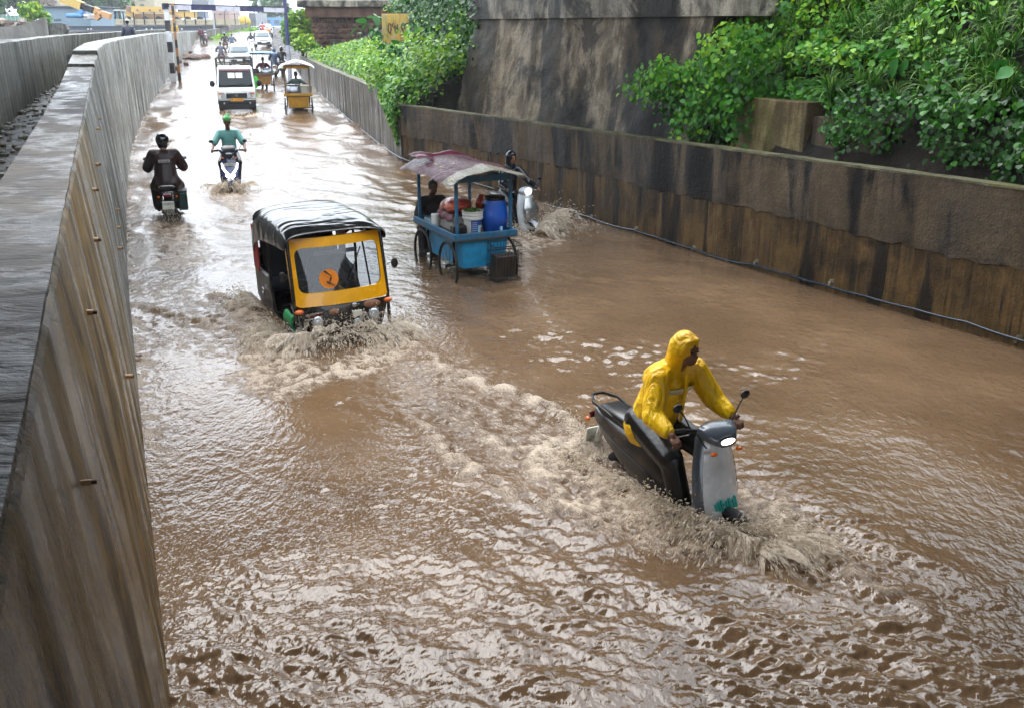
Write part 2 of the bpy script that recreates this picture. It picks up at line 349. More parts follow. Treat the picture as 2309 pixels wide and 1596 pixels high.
sweep('ledge_top', list(np.arange(-5, 27.9, .3))+[27.92], lambda y: [(-.008, rt(y)-.012), (-.004, rt(y)+.02), (.255, rt(y)+.022), (.265, rt(y)-.012)], M_ledge, right, jit=.007, xf=XR)
rfar = thing('retaining_wall', 'lighter grey retaining wall behind the yellow cart, vines hanging over its end', 'wall')
yf = [27.95, 28.3]+list(np.arange(29, 66, 1.0)); rtf = lambda y: float(np.interp(y, [28, 30, 37, 56, 66], [1.62, 1.9, 2.0, 2.05, 2.0]))
sweep('wall_panel', yf, lambda y: [(.03, zr(y)-.4), (0, rtf(y)), (.28, rtf(y)+.01), (.28, zr(y)-.4)], M_rfar, rfar, jit=.006, xf=XR)
sweep('ledge_top', yf, lambda y: [(-.006, rtf(y)-.01), (-.004, rtf(y)+.03), (.285, rtf(y)+.03), (.29, rtf(y)-.01)], M_ledge, rfar, jit=.007, xf=XR)
M_hose = mk('black_hose', '1a2530', .25, bump=.02)
pl = [(2420, 800), (2309, 770), (2180, 727), (2060, 697), (1950, 668), (1860, 643), (1780, 621), (1700, 597), (1640, 588), (1560, 560), (1480, 535), (1430, 519), (1380, 515), (1330, 490), (1280, 474), (1230, 462), (1190, 452), (1100, 425), (1000, 390), (905, 357), (870, 335), (830, 305), (800, 282), (770, 258), (745, 240), (712, 214)]
def onright(px, py, off=-.03):
    r = ray(px, py); best = None
    for k in range(3000):
        y = 9+k*.02; t = y/r.y; e = r.x*t-(float(XR(y))+off)
        if best is None or abs(e) < best[0]: best = (abs(e), Vector((r.x*t, y, HC+r.z*t)))
    return best[1]
hp = [onright(a, b) for a, b in pl]; hp = [Vector((float(XR(p.y))-.035, p.y, max(p.z, zw(p.y)+.03))) for p in hp]
hose = thing('water_hose', 'thin black hose clipped along the foot of the right wall', 'hose'); fine = []
for i in range(len(hp)-1):
    for k in range(4):
        t = k/4; q = hp[i].lerp(hp[i+1], t); q.z -= .012*math.sin(math.pi*t); fine.append(q)
mb = MB(); mb.tube(fine, .021, 8); mb.build('hose_pipe', M_hose, hose, 60)
M_clip = mk('clip_metal', '9a9280', .4, .6)
for (px, py) in [(2290, 768), (1870, 640), (1700, 595), (1430, 519), (1330, 492), (1230, 462), (1100, 427), (1560, 563)]:
    p = onright(px, py); mb = MB(); mb.torus((float(XR(p.y))-.035, p.y, p.z), .028, .007, 'X', 12, 5); mb.box((float(XR(p.y))+.01, p.y+.01, p.z+.04), (.06, .02, .05)); mb.build('clip', M_clip, hose)
# ------------------------------------------------------------------ bridge abutment with bearing ledge
D = Vector((-.487, .873, 0)); NR = Vector((.873, .487, 0))       # along the right wall / away from the road
def RP(s, o, z): p = Vector((6.42, 11.62, 0))+D*s+NR*o; p.z = z; return p    # s metres along from (6.42,11.62)
ab = thing('bridge_abutment', 'massive battered concrete bridge abutment, dark streaks, standing behind the brown wall', 'abutment')
mb = MB(); nS, nZ = 60, 26
def af(u, v):
    s = 8.2+u*(10.0); z = 1.0+v*3.05; o = .95+v*.55; s0 = s+(v-.0)*.25*(1 if u > .5 else -1)*0
    s = 8.2+u*(9.85+.0)-v*.15+ (1-v)*u*.35
    o += .02*math.sin(s*2.3+z)+.012*math.sin(s*7+z*9)+random.uniform(-.008, .008)
    return RP(s, o, z)
mb.grid(af, nS, nZ, th=NR*3.0); mb.build('shaft', M_abut, ab, 60)
mb = MB(); n = 30
mb.loft([[RP(7.2+i*(10.95/n), 1.42+random.uniform(-.006, .006), 4.03), RP(7.2+i*(10.95/n), 1.40, 6.79), RP(7.2+i*(10.95/n), 4.8, 6.79), RP(7.2+i*(10.95/n), 4.8, 4.03)] for i in range(n+1)]); mb.build('bearing_block', M_abut2, ab)
mb = MB(); mb.tube([RP(13.6, 1.05+.55*(z-1)/3.05-.02, z) for z in (1.6, 2.2, 2.8, 3.5)], .012, 5); mb.build('crack_pipe', M_hose, ab)
# ------------------------------------------------------------------ stone abutment of an older bridge, course by course
pier = thing('stone_pier', 'reddish squared stone pier with grey cornice above the green slope', 'pier'); PY = 64.0
pL = aty(706, 130, PY); zt = aty(706, 40, PY).z; zb = pL.z-.6; xl = pL.x; xr = aty(1012, 60, PY).x
mb = MB(); mb.box(((xl+xr)/2+.03, PY+1.55, (zb+zt)/2), (xr-xl-.1, 2.9, zt-zb)); mb.build('core', mk('mortar', '4a4038', .8), pier)
ch = .315; cid = 0; stones = []
mshape = []
for k in range(6):
    mb = MB(); N = 4
    def sf(u, v, k=k):
        e = min(u, 1-u, v, 1-v)*4; e = min(1, e); return (u-.5, -.35*e*(1+.5*math.sin(7*u+5*v+k*2)), v-.5)
    mb.grid(sf, N, N); me = bpy.data.meshes.new('stone'); me.from_pydata(mb.v, [], mb.f); mshape.append(me)
mst = [concrete('stone_a', '7a5a48', '573c2d', '2a1e18', .35, 3, rough=.7, blot=.3, bstr=.8), concrete('stone_b', '67493a', '452f22', '201712', .4, 3, rough=.7, blot=.4, bstr=.8), concrete('stone_c', '6d625e', '4e4540', '2b2522', .4, 3, rough=.7, blot=.4, bstr=.8)]
for m in mshape: m.materials.append(mst[0])
z = zt-.02; row = 0
while z-ch > zb:
    x = xl-(.0 if row % 2 else .25)*0; 
    while x < xr-.1:
        wd = random.choice([.45, .55, .62, .7, .5]); wd = min(wd, xr-x)
        if row % 2 and x == xl: wd *= .6
        if xr-x-wd < .2: wd = xr-x
        o = bpy.data.objects.new('stone', mshape[random.randrange(6)]); COL.objects.link(o); o.parent = pier
        o.location = (x+wd/2, PY+.08, z-ch/2); o.scale = (wd-.025, random.uniform(.18, .3), ch-.025)
        o.material_slots[0].link = 'OBJECT'; o.material_slots[0].material = random.choices(mst, [5, 3, 1.2])[0]
        x += wd
    z -= ch; row += 1
mb = MB(); mb.box(((xl+xr)/2-.1, PY+1.4, zt+.29), (xr-xl+.35, 3.3, .58)); mb.build('frieze', M_stone, pier, bevel=.03)
mb = MB(); mb.box(((xl+xr)/2-.25, PY+1.3, zt+.8), (xr-xl+.9, 3.8, .42)); mb.build('cornice', M_abut2, pier, bevel=.05)
# ------------------------------------------------------------------ yellow painted panel with lettering
sg = thing('painted_marker_wall', 'yellow painted masonry slab with faded dark lettering half covered by plants', 'sign')
a = aty(860, 32, 47.); b = aty(924, 118, 47.)
t = NT('yellow_paint'); v = t.coord((3, 3, .6)); c = t.mix(t.ramp(t.noise(t.coord((1, 1, 1)), 2.2, 5), [(.4, 0.), (.6, 1.)]), 'b8912a', 'a3935a'); c = t.mix(t.ramp(t.noise(v, 2, 5, .6), [(.5, 0.), (.7, .85)]), c, '4a3d1c'); t.col(c); t.set(rough=.6); t.bump(t.noise(t.coord(), 30, 5), .4, .02)
mb = MB(); mb.box(((a.x+b.x)/2, 47.22, (a.z+b.z)/2-.3), (b.x-a.x, .42, a.z-b.z+.6)); mb.build('slab', t.m, sg, bevel=.02)
ink = mk('faded_ink', '2c2a22', .7)
cx, cz, sw = a.x, a.z, (b.x-a.x)
def strokes(polys, r=.022):
    for P in polys:
        mb = MB(); mb.tube([(cx+p[0]*sw, 47.0, cz-p[1]*sw) for p in P], r, 6); mb.build('lettering', ink, sg)
arc = lambda x, y, rx, ry, a0, a1, n=12: [(x+rx*math.cos(math.radians(a0+(a1-a0)*k/n)), y-ry*math.sin(math.radians(a0+(a1-a0)*k/n))) for k in range(n+1)]
strokes([arc(.28, .50, .05, .17, 30, 360), [(.33, .36), (.34, .56), (.30, .70), (.36, .72)], arc(.42, .40, .035, .06, 60, 330)+[(.45, .52)], arc(.53, .58, .05, .09, 40, 380), [(.50, .40), (.54, .52)], [(.58, .36), (.58, .62)], arc(.78, .46, .06, .13, -40, 250), [(.77, .5), (.79, .66)], arc(.92, .42, .05, .09, -20, 210), [(.90, .46), (.97, .56)]])
# ------------------------------------------------------------------ small concrete walls on the bank
def wallpx(label, s0, s1, o, z0, z1, th, mat):
    mb = MB(); n = max(3, int((s1-s0)/.3)); mb.loft([[RP(s0+(s1-s0)*i/n, o, z0), RP(s0+(s1-s0)*i/n, o+.03, z1+random.uniform(-.01, .01)), RP(s0+(s1-s0)*i/n, o+th, z1), RP(s0+(s1-s0)*i/n, o+th, z0)] for i in range(n+1)])
    return tag(mb.build('concrete_block_wall', mat, None, bevel=.015), label, 'wall')
M_yel = concrete('old_plaster_yellowish', '8f7f56', '5b4c33', '2a2015', .6, 3, moss='55512a', rough=.55, blot=.4, bstr=.5)
wallpx('cracked yellowish concrete block standing on the bank, plants draped over its right side', 5.0, 6.75, .95, 1.2, 2.66, .9, M_yel)
wallpx('low brown concrete panel beside the cracked yellowish block, roots hanging over it', 3.5, 4.9, 1.02, 1.2, 2.45, .5, concrete('old_plaster_brown', '6a5a46', '42362a', '1c150f', .7, 3, rough=.55))
# ------------------------------------------------------------------ unseen decks above the frame, added to shade road and darken reflections
def deck(label, DS0, DS1, DZ, o0):
    dk = thing('unseen_deck', label, 'bridge')
    mb = MB(); mb.loft([[RP(s, o0, DZ), RP(s, -19, DZ), RP(s, -19, DZ+1.0), RP(s, o0, DZ+1.0)] for s in (DS0, DS1)]); mb.build('deck_slab', M_abut2, dk)
    for k in range(4):
        s = DS0+.5+(DS1-DS0-1)*k/3; mb = MB(); mb.loft([[RP(s-.2, o, DZ-.4), RP(s-.2, o, DZ+.01), RP(s+.2, o, DZ+.01), RP(s+.2, o, DZ-.4)] for o in (1.2, -18.9)]); mb.build('girder', M_abut2, dk)
deck('unseen railway bridge deck added to shade the near end of the flooded road', -17.0, -0.4, 5.62, 4.5)
deck('unseen railway bridge deck added on the stained abutment to darken reflections in the flooded road', 9.6, 17.2, 7.2, 4.4)
# ------------------------------------------------------------------ flood water
NT_ = 512
def tile(L, lam, bw, seed, ang=0., spread=0.):
    g = np.random.default_rng(seed); k = np.fft.fftfreq(NT_, L/NT_)*2*np.pi; kx, ky = np.meshgrid(k, k, indexing='ij'); kk = np.hypot(kx, ky)+1e-9
    A = np.exp(-(np.log(kk/(2*np.pi/lam))/bw)**2)/kk**1.5
    if spread: A = A*(.15+np.abs(np.cos(np.arctan2(ky, kx)-ang))**spread)
    h = np.real(np.fft.ifft2(np.fft.fft2(g.standard_normal((NT_, NT_)))*A)); gx, gy = np.gradient(h, L/NT_); h = h/np.sqrt((gx**2+gy**2).mean()); return h, L
def samp(T, x, y, rot=0., amp=1.):
    h, L = T; c, s = math.cos(rot), math.sin(rot); u = ((x*c-y*s)/L*NT_) % NT_; v = ((x*s+y*c)/L*NT_) % NT_
    i = u.astype(int); j = v.astype(int); fu = u-i; fv = v-j; i2 = (i+1) % NT_; j2 = (j+1) % NT_; i %= NT_; j %= NT_
    return amp*((h[i, j]*(1-fu)+h[i2, j]*fu)*(1-fv)+(h[i, j2]*(1-fu)+h[i2, j2]*fu)*fv)
T_mask = tile(40, 5, .7, 1); T_long = tile(23, 1.9, .5, 2, .3, 2); T_mid = tile(11, .46, .6, 3, 1.2, 2); T_sm = tile(6.1, .17, .55, 4, 1.0, 1); T_xs = tile(3.7, .075, .5, 5)
T_mask = (T_mask[0]/T_mask[0].std(), 40); T_fo = tile(5.3, .3, .9, 6); T_fo = (T_fo[0]/T_fo[0].std(), 5.3); T_m2 = tile(17, 1.6, .8, 8); T_m2 = (T_m2[0]/T_m2[0].std(), 17)
PYS = np.concatenate([np.linspace(1720, 900, 330), np.linspace(897.8, 300, 300), np.linspace(298.5, 74, 130)])
ysr = []
for p in PYS:
    r = ray(1154.5, p); z = 0.
    for i in range(40):
        t = (z-HC)/r.z; z += (zw(r.y*t)-z)*.5
    ysr.append(min(r.y*t, 150))
ysr = np.array(sorted(set(ysr))); ysr = np.concatenate([np.linspace(-4, ysr[0]-.05, 20), ysr]); NC = 560
cols = []
for y in ysr:
    l, r = float(XL(y))-.3, float(XR(y))+.1; a = max(l, -.6*y-2.2); b = min(r, .58*y+2.0)
    if b-a < 1: a, b = l, r
    c = np.linspace(a, b, NC); 
    cols.append(np.concatenate([np.linspace(l, a, 6)[:-1] if a > l+1e-6 else np.full(5, l)-np.arange(5, 0, -1)*1e-3, c, np.linspace(b, r, 6)[1:] if b < r-1e-6 else np.full(5, r)+np.arange(1, 6)*1e-3]))
X = np.array(cols); Y = np.repeat(ysr[:, None], X.shape[1], 1); NRW, NCW = X.shape
dy = np.gradient(ysr)[:, None]; dx = np.maximum(np.gradient(X, axis=1), 1e-3); sp = np.maximum(dy, np.minimum(dx, .5)*1.0)
def att(lam): return np.clip((lam/np.maximum(sp, 1e-4)-2.)/2., 0, 1)
zbase = np.vectorize(zw)(ysr)[:, None]+0*X
mask = np.clip(.46+.62*samp(T_mask, X, Y, .4)+.45*samp(T_m2, X, Y, 1.0), .05, 1.5)
fr = np.clip((Y-2*0-14)/22, 0, 1)                                   # running water is rougher up the ramp
turb = np.zeros_like(X); foam = np.zeros_like(X); hh = np.zeros_like(X)
def seg_dist(P):
    best = np.full(X.shape, 1e9); par = np.zeros_like(X)
    for i in range(len(P)-1):
        a, b = P[i], P[i+1]; ux, uy = b.x-a.x, b.y-a.y; L2 = ux*ux+uy*uy
        t = np.clip(((X-a.x)*ux+(Y-a.y)*uy)/L2, 0, 1); d = np.hypot(X-a.x-t*ux, Y-a.y-t*uy); m = d < best; best = np.where(m, d, best); par = np.where(m, (i+t)/(len(P)-1), par)
    return best, par
nz = samp(T_fo, X, Y, .7); nz2 = samp(T_fo, X*2.3, Y*2.3, 2.1)
def ridge(px, h, wd, fo=1., side=0):
    P = [G(a, b) for a, b in px]; d, t = seg_dist(P); e = np.exp(-(d/wd)**2)*np.sin(np.pi*np.clip(t*.92+.04, 0, 1))**.5
    global hh, foam, turb
    hh = hh+h*.7*e*(1+(.3*nz+.12*nz2)*min(1, fo*1.3+.1)); foam = np.maximum(foam, fo*np.exp(-(d/(wd*1.25))**2)*(.75+.35*nz)*np.sin(np.pi*np.clip(t*.9+.05, 0, 1))**.5); turb = np.maximum(turb, np.exp(-(d/(wd*3))**2)*.8)
def churn(px, rad, fo=.8, tb=1., up=.03):
    P = [G(a, b) for a, b in px]; d, t = seg_dist(P); e = np.exp(-(d/rad)**4)
    global hh, foam, turb
    hh = hh+up*.3*e*(nz*.3+.3*nz2); foam = np.maximum(foam, fo*e*(.66+.14*nz+.2*nz2)); turb = np.maximum(turb, tb*e)
# scooter wake and bow
churn([(970, 840), (1100, 930), (1240, 1020), (1390, 1095)], .85, .5, .8, .02); churn([(1240, 1010), (1330, 1060), (1420, 1110)], .42, .95, 1.2, .07)
churn([(1330, 1130), (1480, 1190), (1620, 1210), (1740, 1200)], .40, .95, 1.0, .07); churn([(1700, 1110), (1770, 1170), (1790, 1230)], .25, .75, .8, .06)
ridge([(895, 755), (960, 800), (1050, 850), (1120, 878), (1190, 900), (1250, 930), (1310, 985), (1390, 1030)], .085, .13, .85); ridge([(925, 925), (960, 975), (1010, 1020), (1100, 1085), (1200, 1130), (1330, 1185), (1400, 1225)], .07, .13, .75)
ridge([(1060, 960), (1140, 1020), (1240, 1080), (1350, 1130)], .06, .12, .8); ridge([(1800, 1210), (1850, 1250), (1960, 1330), (2080, 1385), (2130, 1405)], .06, .12, .35); ridge([(1900, 1180), (2010, 1250), (2120, 1290), (2210, 1330)], .07, .22, 0)
ridge([(1700, 1040), (1820, 1130), (1960, 1250), (2120, 1400)], .05, .3, 0); ridge([(1330, 1290), (1520, 1330), (1700, 1420), (1830, 1500)], .045, .25, 0); ridge([(700, 1300), (900, 1230), (1080, 1280), (1200, 1390)], .05, .22, 0); ridge([(450, 1530), (650, 1440), (850, 1420), (1000, 1500)], .05, .2, 0)
ridge([(1000, 1480), (1100, 1400), (1170, 1480), (1260, 1560)], .05, .2, .15); ridge([(1180, 640), (1230, 690), (1290, 740), (1330, 800)], .04, .2, 0)
# auto rickshaw bow and wake
churn([(600, 800), (700, 850), (800, 830), (890, 780)], .38, .95, 1.1, .09); churn([(560, 850), (640, 880)], .35, .8, 1., .05); churn([(540, 690), (580, 740), (590, 780)], .3, .8, 1., .06)
churn([(360, 640), (450, 690), (540, 780), (420, 760)], .6, .5, 1., .03); ridge([(318, 690), (380, 705), (450, 725), (530, 740), (585, 765)], .075, .13, .6); ridge([(480, 660), (530, 690), (590, 740)], .09, .14, .85); ridge([(430, 590), (490, 580), (560, 610)], .06, .2, .4)
# cart, hidden scooter
churn([(1170, 520), (1230, 545), (1150, 560)], .45, .8, 1., .07); ridge([(1030, 640), (1090, 665), (1180, 650), (1190, 630)], .05, .14, .25); churn([(960, 640), (1120, 690), (1250, 760)], .6, .22, .7, .0)
# motorcycle, front scooter, lorry
churn([(380, 500), (400, 540), (440, 580), (400, 600)], .5, .7, 1.1, .04); ridge([(300, 520), (340, 500), (380, 490)], .05, .15, .4); churn([(480, 430), (515, 445), (550, 432)], .35, .95, 1., .08); ridge([(440, 445), (480, 450), (560, 445), (620, 430)], .06, .25, .3)
churn([(560, 390), (680, 410), (800, 360)], .7, .3, .8, .03); churn([(500, 262), (540, 266), (580, 262)], .45, .8, 1., .16); ridge([(320, 236), (380, 248), (450, 257), (500, 262)], .13, .3, .1); ridge([(330, 252), (400, 262), (470, 268), (540, 272)], .12, .3, .1); ridge([(575, 250), (640, 247), (700, 243)], .1, .3, .2); churn([(650, 262), (690, 258)], .5, .3, .8, .05)
churn([(700, 225), (720, 240), (740, 255)], .5, .3, 1., .06); churn([(570, 210), (600, 208)], .6, .3, .8, .03)
wl = X-np.array([float(XL(y)) for y in ysr])[:, None]; foam = np.maximum(foam, .55*np.exp(-(wl/.25)**2)*(nz > .2)*(Y > 8)); 
T_l2 = tile(14, .95, .5, 9, 1.3, 2); fl = .035*samp(T_long, X, Y, 0)*att(1.9)*(.6+3.2*fr)+.2*samp(T_l2, X, Y, .3)*att(.95)*fr*(mask+.3)
mid = .075*samp(T_mid, X, Y, .2)*att(.46)*(mask+1.9*fr+.35*turb)
sm = .13*samp(T_sm, X, Y, -.5)*att(.17)*(mask**1.5*.9+.3*fr+.6*turb)
xs = .115*samp(T_xs, X, Y, .9)*att(.075)*(mask**2*.7+1.0*turb)
calm = 1-.8*np.exp(-(((X-G(760, 960).x)/.75)**2+((Y-G(760, 960).y)/.55)**2)**2); wq = np.clip((np.array([float(XR(y)) for y in ysr])[:, None]-X-.2)/3., .15, 1); wq = np.where(Y < 22, wq, 1)
H = (fl+(mid+sm+xs)*calm*wq)+hh*.85
for k in range(140):                                                # rain rings
    px, py = rng.uniform(360, 2290), rng.uniform(560, 1590); c = G(px, py); R0 = rng.uniform(.02, .15); 
    if c.y > 22: continue
    i0 = np.searchsorted(ysr, c.y-.4); i1 = np.searchsorted(ysr, c.y+.4); d = np.hypot(X[i0:i1]-c.x, Y[i0:i1]-c.y)
    H[i0:i1] += .0028*np.cos((d-R0)*2*np.pi/.045)*np.exp(-((d-R0)/.05)**2)
Z = zbase+H
idx = np.arange(NRW*NCW).reshape(NRW, NCW); Fq = np.stack([idx[:-1, :-1], idx[:-1, 1:], idx[1:, 1:], idx[1:, :-1]], -1).reshape(-1, 4)
me = fastmesh('water', np.stack([X, Y, Z], -1).reshape(-1, 3), Fq, {'foam': np.clip(foam, 0, 1.2).ravel()})
t = NT('muddy_water'); at = t.n('ShaderNodeAttribute', attribute_name='foam'); v = t.coord((1, 1, 1)); v2 = t.coord((1.6, 1, 1), rot=(0, 0, .4))
big = t.noise(v, .6, 4, .6); br = t.ramp(big, [(.35, '5e4935'), (.65, '715a43')])
mpf = t.n('ShaderNodeMapping'); mpf.inputs['Scale'].default_value = (.45, 1.5, 1); t.lk(t.coord((1, 1, 1), rot=(0, 0, 1.03)), mpf.inputs[0]); n1 = t.noise(mpf.outputs[0], 13, 7, .75, 1.8); n2 = t.noise(v, 60, 4, .7, .6); fm = t.math('ADD', at.outputs['Fac'], t.math('MULTIPLY', t.math('SUBTRACT', n1, .5), 1.7)); fm = t.math('ADD', fm, t.math('MULTIPLY', t.math('SUBTRACT', n2, .5), .7)); ff = t.ramp(fm, [(.32, 0.), (.8, 1.)])
t.col(t.mix(ff, br, t.ramp(n2, [(.35, '86705a'), (.62, 'c8b7a2')]))); t.set(rough=t.ramp(ff, [(0., .045), (1., .5)]), ior=1.4, spec=.62)
hb = t.math('ADD', t.math('MULTIPLY', t.noise(v2, 7, 3, .5, .3), .7), t.math('MULTIPLY', t.noise(v2, 22, 2, .5, .2), .2)); hb = t.math('ADD', hb, t.math('MULTIPLY', ff, t.math('MULTIPLY', t.math('ADD', n1, n2), .35))); t.bump(hb, .45, .05)
M_water = t.m
link('water', me, M_water, smooth=180, kind='structure')
# ------------------------------------------------------------------ vegetation
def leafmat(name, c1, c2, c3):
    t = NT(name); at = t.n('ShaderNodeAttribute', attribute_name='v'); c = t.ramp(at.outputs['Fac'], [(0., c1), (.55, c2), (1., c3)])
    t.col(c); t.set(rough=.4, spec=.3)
    tr = t.n('ShaderNodeBsdfTranslucent'); t.lk(c, tr.inputs[0]); mx = t.n('ShaderNodeMixShader'); mx.inputs[0].default_value = .28
    t.lk(t.b.outputs[0], mx.inputs[1]); t.lk(tr.outputs[0], mx.inputs[2]); t.lk(mx.outputs[0], t.out.inputs[0]); return t.m
ML_vine = leafmat('vine_leaf', '15380a', '3a7a14', '92b82a'); ML_dark = leafmat('dark_leaf', '0c2609', '1d4a10', '3f7a20'); ML_grass = leafmat('grass_blade', '15350c', '3a6d1c', '86a447'); ML_lime = leafmat('lime_leaf', '24540c', '5a8f16', 'a5bd2c'); ML_big = leafmat('broad_leaf', '123409', '2b6420', '5f9a55')
HEART = np.array([(0, 0, 0), (.42, .12, .05), (.5, .5, .1), (0, 1, -.06), (-.5, .5, .1), (-.42, .12, .05), (0, .45, -.02)])   # x across, y along, z up
HF = np.array([(0, 1, 6), (1, 2, 6), (2, 3, 6), (3, 4, 6), (4, 5, 6), (5, 0, 6)])
OV = np.array([(0, 0, 0), (.26, .3, .06), (.22, .7, .04), (0, 1, -.05), (-.22, .7, .04), (-.26, .3, .06)]); OF = np.array([(0, 1, 2), (0, 2, 3), (0, 3, 4), (0, 4, 5)])
def frames(nrm, up=.6, g=rng):
    n = len(nrm); d = g.standard_normal((n, 3))*.7+np.array([0, 0, -up]); d -= (d*nrm).sum(1)[:, None]*nrm; d /= np.linalg.norm(d, axis=1)[:, None]+1e-9
    return np.cross(d, nrm), d, nrm
def leaves(name, P, nrm, size, mat, shape=(HEART, HF), val=None, parent=None, kind=None, droop=.5):
    n = len(P); nr = nrm+rng.standard_normal((n, 3))*.42; nr /= np.linalg.norm(nr, axis=1)[:, None]; a, b, c = frames(nr, droop)
    S, FF = shape; sz = (size*(.6+.8*rng.random(n)))[:, None, None] if np.ndim(size) else size*(.55+.9*rng.random(n))[:, None, None]
    V = P[:, None, :]+sz*(S[None, :, 0:1]*a[:, None, :]+S[None, :, 1:2]*b[:, None, :]+S[None, :, 2:3]*c[:, None, :]); k = len(S)
    Fq = (FF[None]+(np.arange(n)*k)[:, None, None]).reshape(-1, 3); vv = np.clip((rng.random(n)*.75+.1 if val is None else val+rng.normal(0, .16, n)), 0, 1)
    me = fastmesh(name, V.reshape(-1, 3), Fq, {'v': np.repeat(vv, k)}); return link(name, me, mat, parent, kind=kind)
def noise2(x, y, s=1.): return (np.sin(x*1.7*s+1.3*np.sin(y*1.1*s))+np.sin(y*2.3*s+x*.9*s+2)+np.sin((x+y)*3.9*s+1)*.6)/2.6
def bank(n, s0, s1, o0, o1, bulge=.25):
    s = rng.uniform(s0, s1, n); o = rng.uniform(o0, o1, n); base = np.array([6.42, 11.62])+s[:, None]*np.array([D.x, D.y])+o[:, None]*np.array([NR.x, NR.y])
    z = np.array([emb(q/.873, 10) for q in o]); nn = noise2(s, o, 1.5); lay = rng.random(n)**.6*bulge*(1.1+nn)
    nr = np.stack([-NR.x*np.full(n, .55), -NR.y*np.full(n, .55), np.full(n, .75)], 1); P = np.stack([base[:, 0], base[:, 1], z], 1)+nr*lay[:, None]; return P, nr, s, o, nn
def bankhit(px, py, lift=.3):
    r = ray(px, py); t = 6.
    while t < 60:
        p = Vector((r.x*t, r.y*t, HC+r.z*t)); o = p.x-float(XR(p.y))
        if o > .9 and p.z < emb(o, 10)+lift: return p
        t += .04
    return None
def proj(P):
    c, s_ = math.cos(TH), math.sin(TH); dz = P[:, 2]-HC; f = P[:, 1]*c-dz*s_; return 1154.5+F0*P[:, 0]/f, 798-F0*(P[:, 1]*s_+dz*c)/f
def clear(P):                                              # keep the face of the stone pier and the painted slab free of growth
    a, b = proj(P); return ~((a > 700) & (a < 858) & (b < 112-(a-700)*.2)) & ~((a > 856) & (a < 926) & (b < 100) & (b > 25))
# creeping vine over the near bank
P, nr, s, o, nn = bank(110000, -7, 9.5, 1.3, 8.0, .5); keep = ((o > 1.55+.25*np.sin(s*2.1)) | (s > 6.2)) & ~((s > 3.4) & (s < 6.75) & (o < 1.7)) & ~((s < 3.6) & (o > 2.0) & (rng.random(len(s)) < .8))
lime = np.clip(.42+.25*nn+.10*(s-3)*.6-(2.6-o)*.08, .05, 1)
hf = rng.random(len(P)) < .5; leaves('ground_cover', P[keep & hf], nr[keep & hf], .092, ML_vine, val=lime[keep & hf], kind='stuff'); leaves('ground_cover', P[keep & ~hf], nr[keep & ~hf], .075, ML_lime, shape=(OV, OF), val=lime[keep & ~hf]*.9, kind='stuff'); bpy.data.objects['ground_cover']['label'] = 'heart leaved creeper covering the bank'
# curtain of creeper that spills over the abutment corner and the ledge of the wall
def curtain(n, s0, s1, o0, o1, z0, z1, size, mat, val=.35, tag_=True):
    s = rng.uniform(s0, s1, n); u = rng.random(n); o = rng.uniform(o0, o1, n)-.25*u*(1-u)*2; zz = z0+(z1-z0)*u; nn = noise2(s, zz, 2.2)
    P = np.stack([6.42+s*D.x+o*NR.x, 11.62+s*D.y+o*NR.y, zz], 1); nr = np.tile(np.array([-NR.x*.85, -NR.y*.85, .35]), (n, 1)); P = P+nr*(rng.random(n)*.3*(1+nn))[:, None]
    return P, nr, nn
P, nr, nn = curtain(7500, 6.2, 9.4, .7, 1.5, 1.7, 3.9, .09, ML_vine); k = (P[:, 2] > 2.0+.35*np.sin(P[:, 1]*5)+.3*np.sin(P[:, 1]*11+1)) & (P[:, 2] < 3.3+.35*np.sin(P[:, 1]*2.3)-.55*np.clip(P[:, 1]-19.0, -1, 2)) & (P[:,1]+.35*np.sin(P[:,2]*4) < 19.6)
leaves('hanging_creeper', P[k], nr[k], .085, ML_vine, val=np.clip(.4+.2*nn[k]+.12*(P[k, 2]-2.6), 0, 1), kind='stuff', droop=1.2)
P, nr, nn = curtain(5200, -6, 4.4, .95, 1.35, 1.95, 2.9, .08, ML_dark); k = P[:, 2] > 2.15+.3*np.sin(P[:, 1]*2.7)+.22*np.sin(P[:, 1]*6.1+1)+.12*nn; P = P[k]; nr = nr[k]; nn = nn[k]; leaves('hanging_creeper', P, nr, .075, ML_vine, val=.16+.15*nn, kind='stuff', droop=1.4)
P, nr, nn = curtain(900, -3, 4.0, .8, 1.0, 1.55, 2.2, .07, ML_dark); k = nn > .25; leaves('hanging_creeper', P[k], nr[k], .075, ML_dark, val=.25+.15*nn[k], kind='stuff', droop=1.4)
# upper slope beyond the abutment
def slope(n, y0, y1, o0, o1, bulge):
    y = rng.uniform(y0, y1, n); o = rng.uniform(o0, o1, n); x = XR(y)+o; z = np.array([emb(a, b) for a, b in zip(o, y)]); nn = noise2(y*.6, o, 1.3); lay = rng.random(n)**.6*bulge*np.clip(1.1+1.6*nn, .08, 3)
    nr = np.tile(np.array([-.45, -.35, .8]), (n, 1)); return np.stack([x, y, z], 1)+nr*lay[:, None], nr, nn, y, o
P, nr, nn, y, o = slope(26000, 28.2, 62, .45, 7.0, .55); k = ~((y > 44) & (o < 1.4) & (nn < -.1)) & clear(P); leaves('ground_cover', P[k], nr[k], .14, ML_lime, val=np.clip(.45+.3*nn[k]+rng.normal(0, .1, k.sum()), 0, 1), shape=(OV, OF), kind='stuff')
P, nr, nn, y, o = slope(7000, 27.9, 34, .2, 3.2, .7); leaves('ground_cover', P, nr, .11, ML_vine, val=np.clip(.6+.25*nn, 0, 1), kind='stuff')
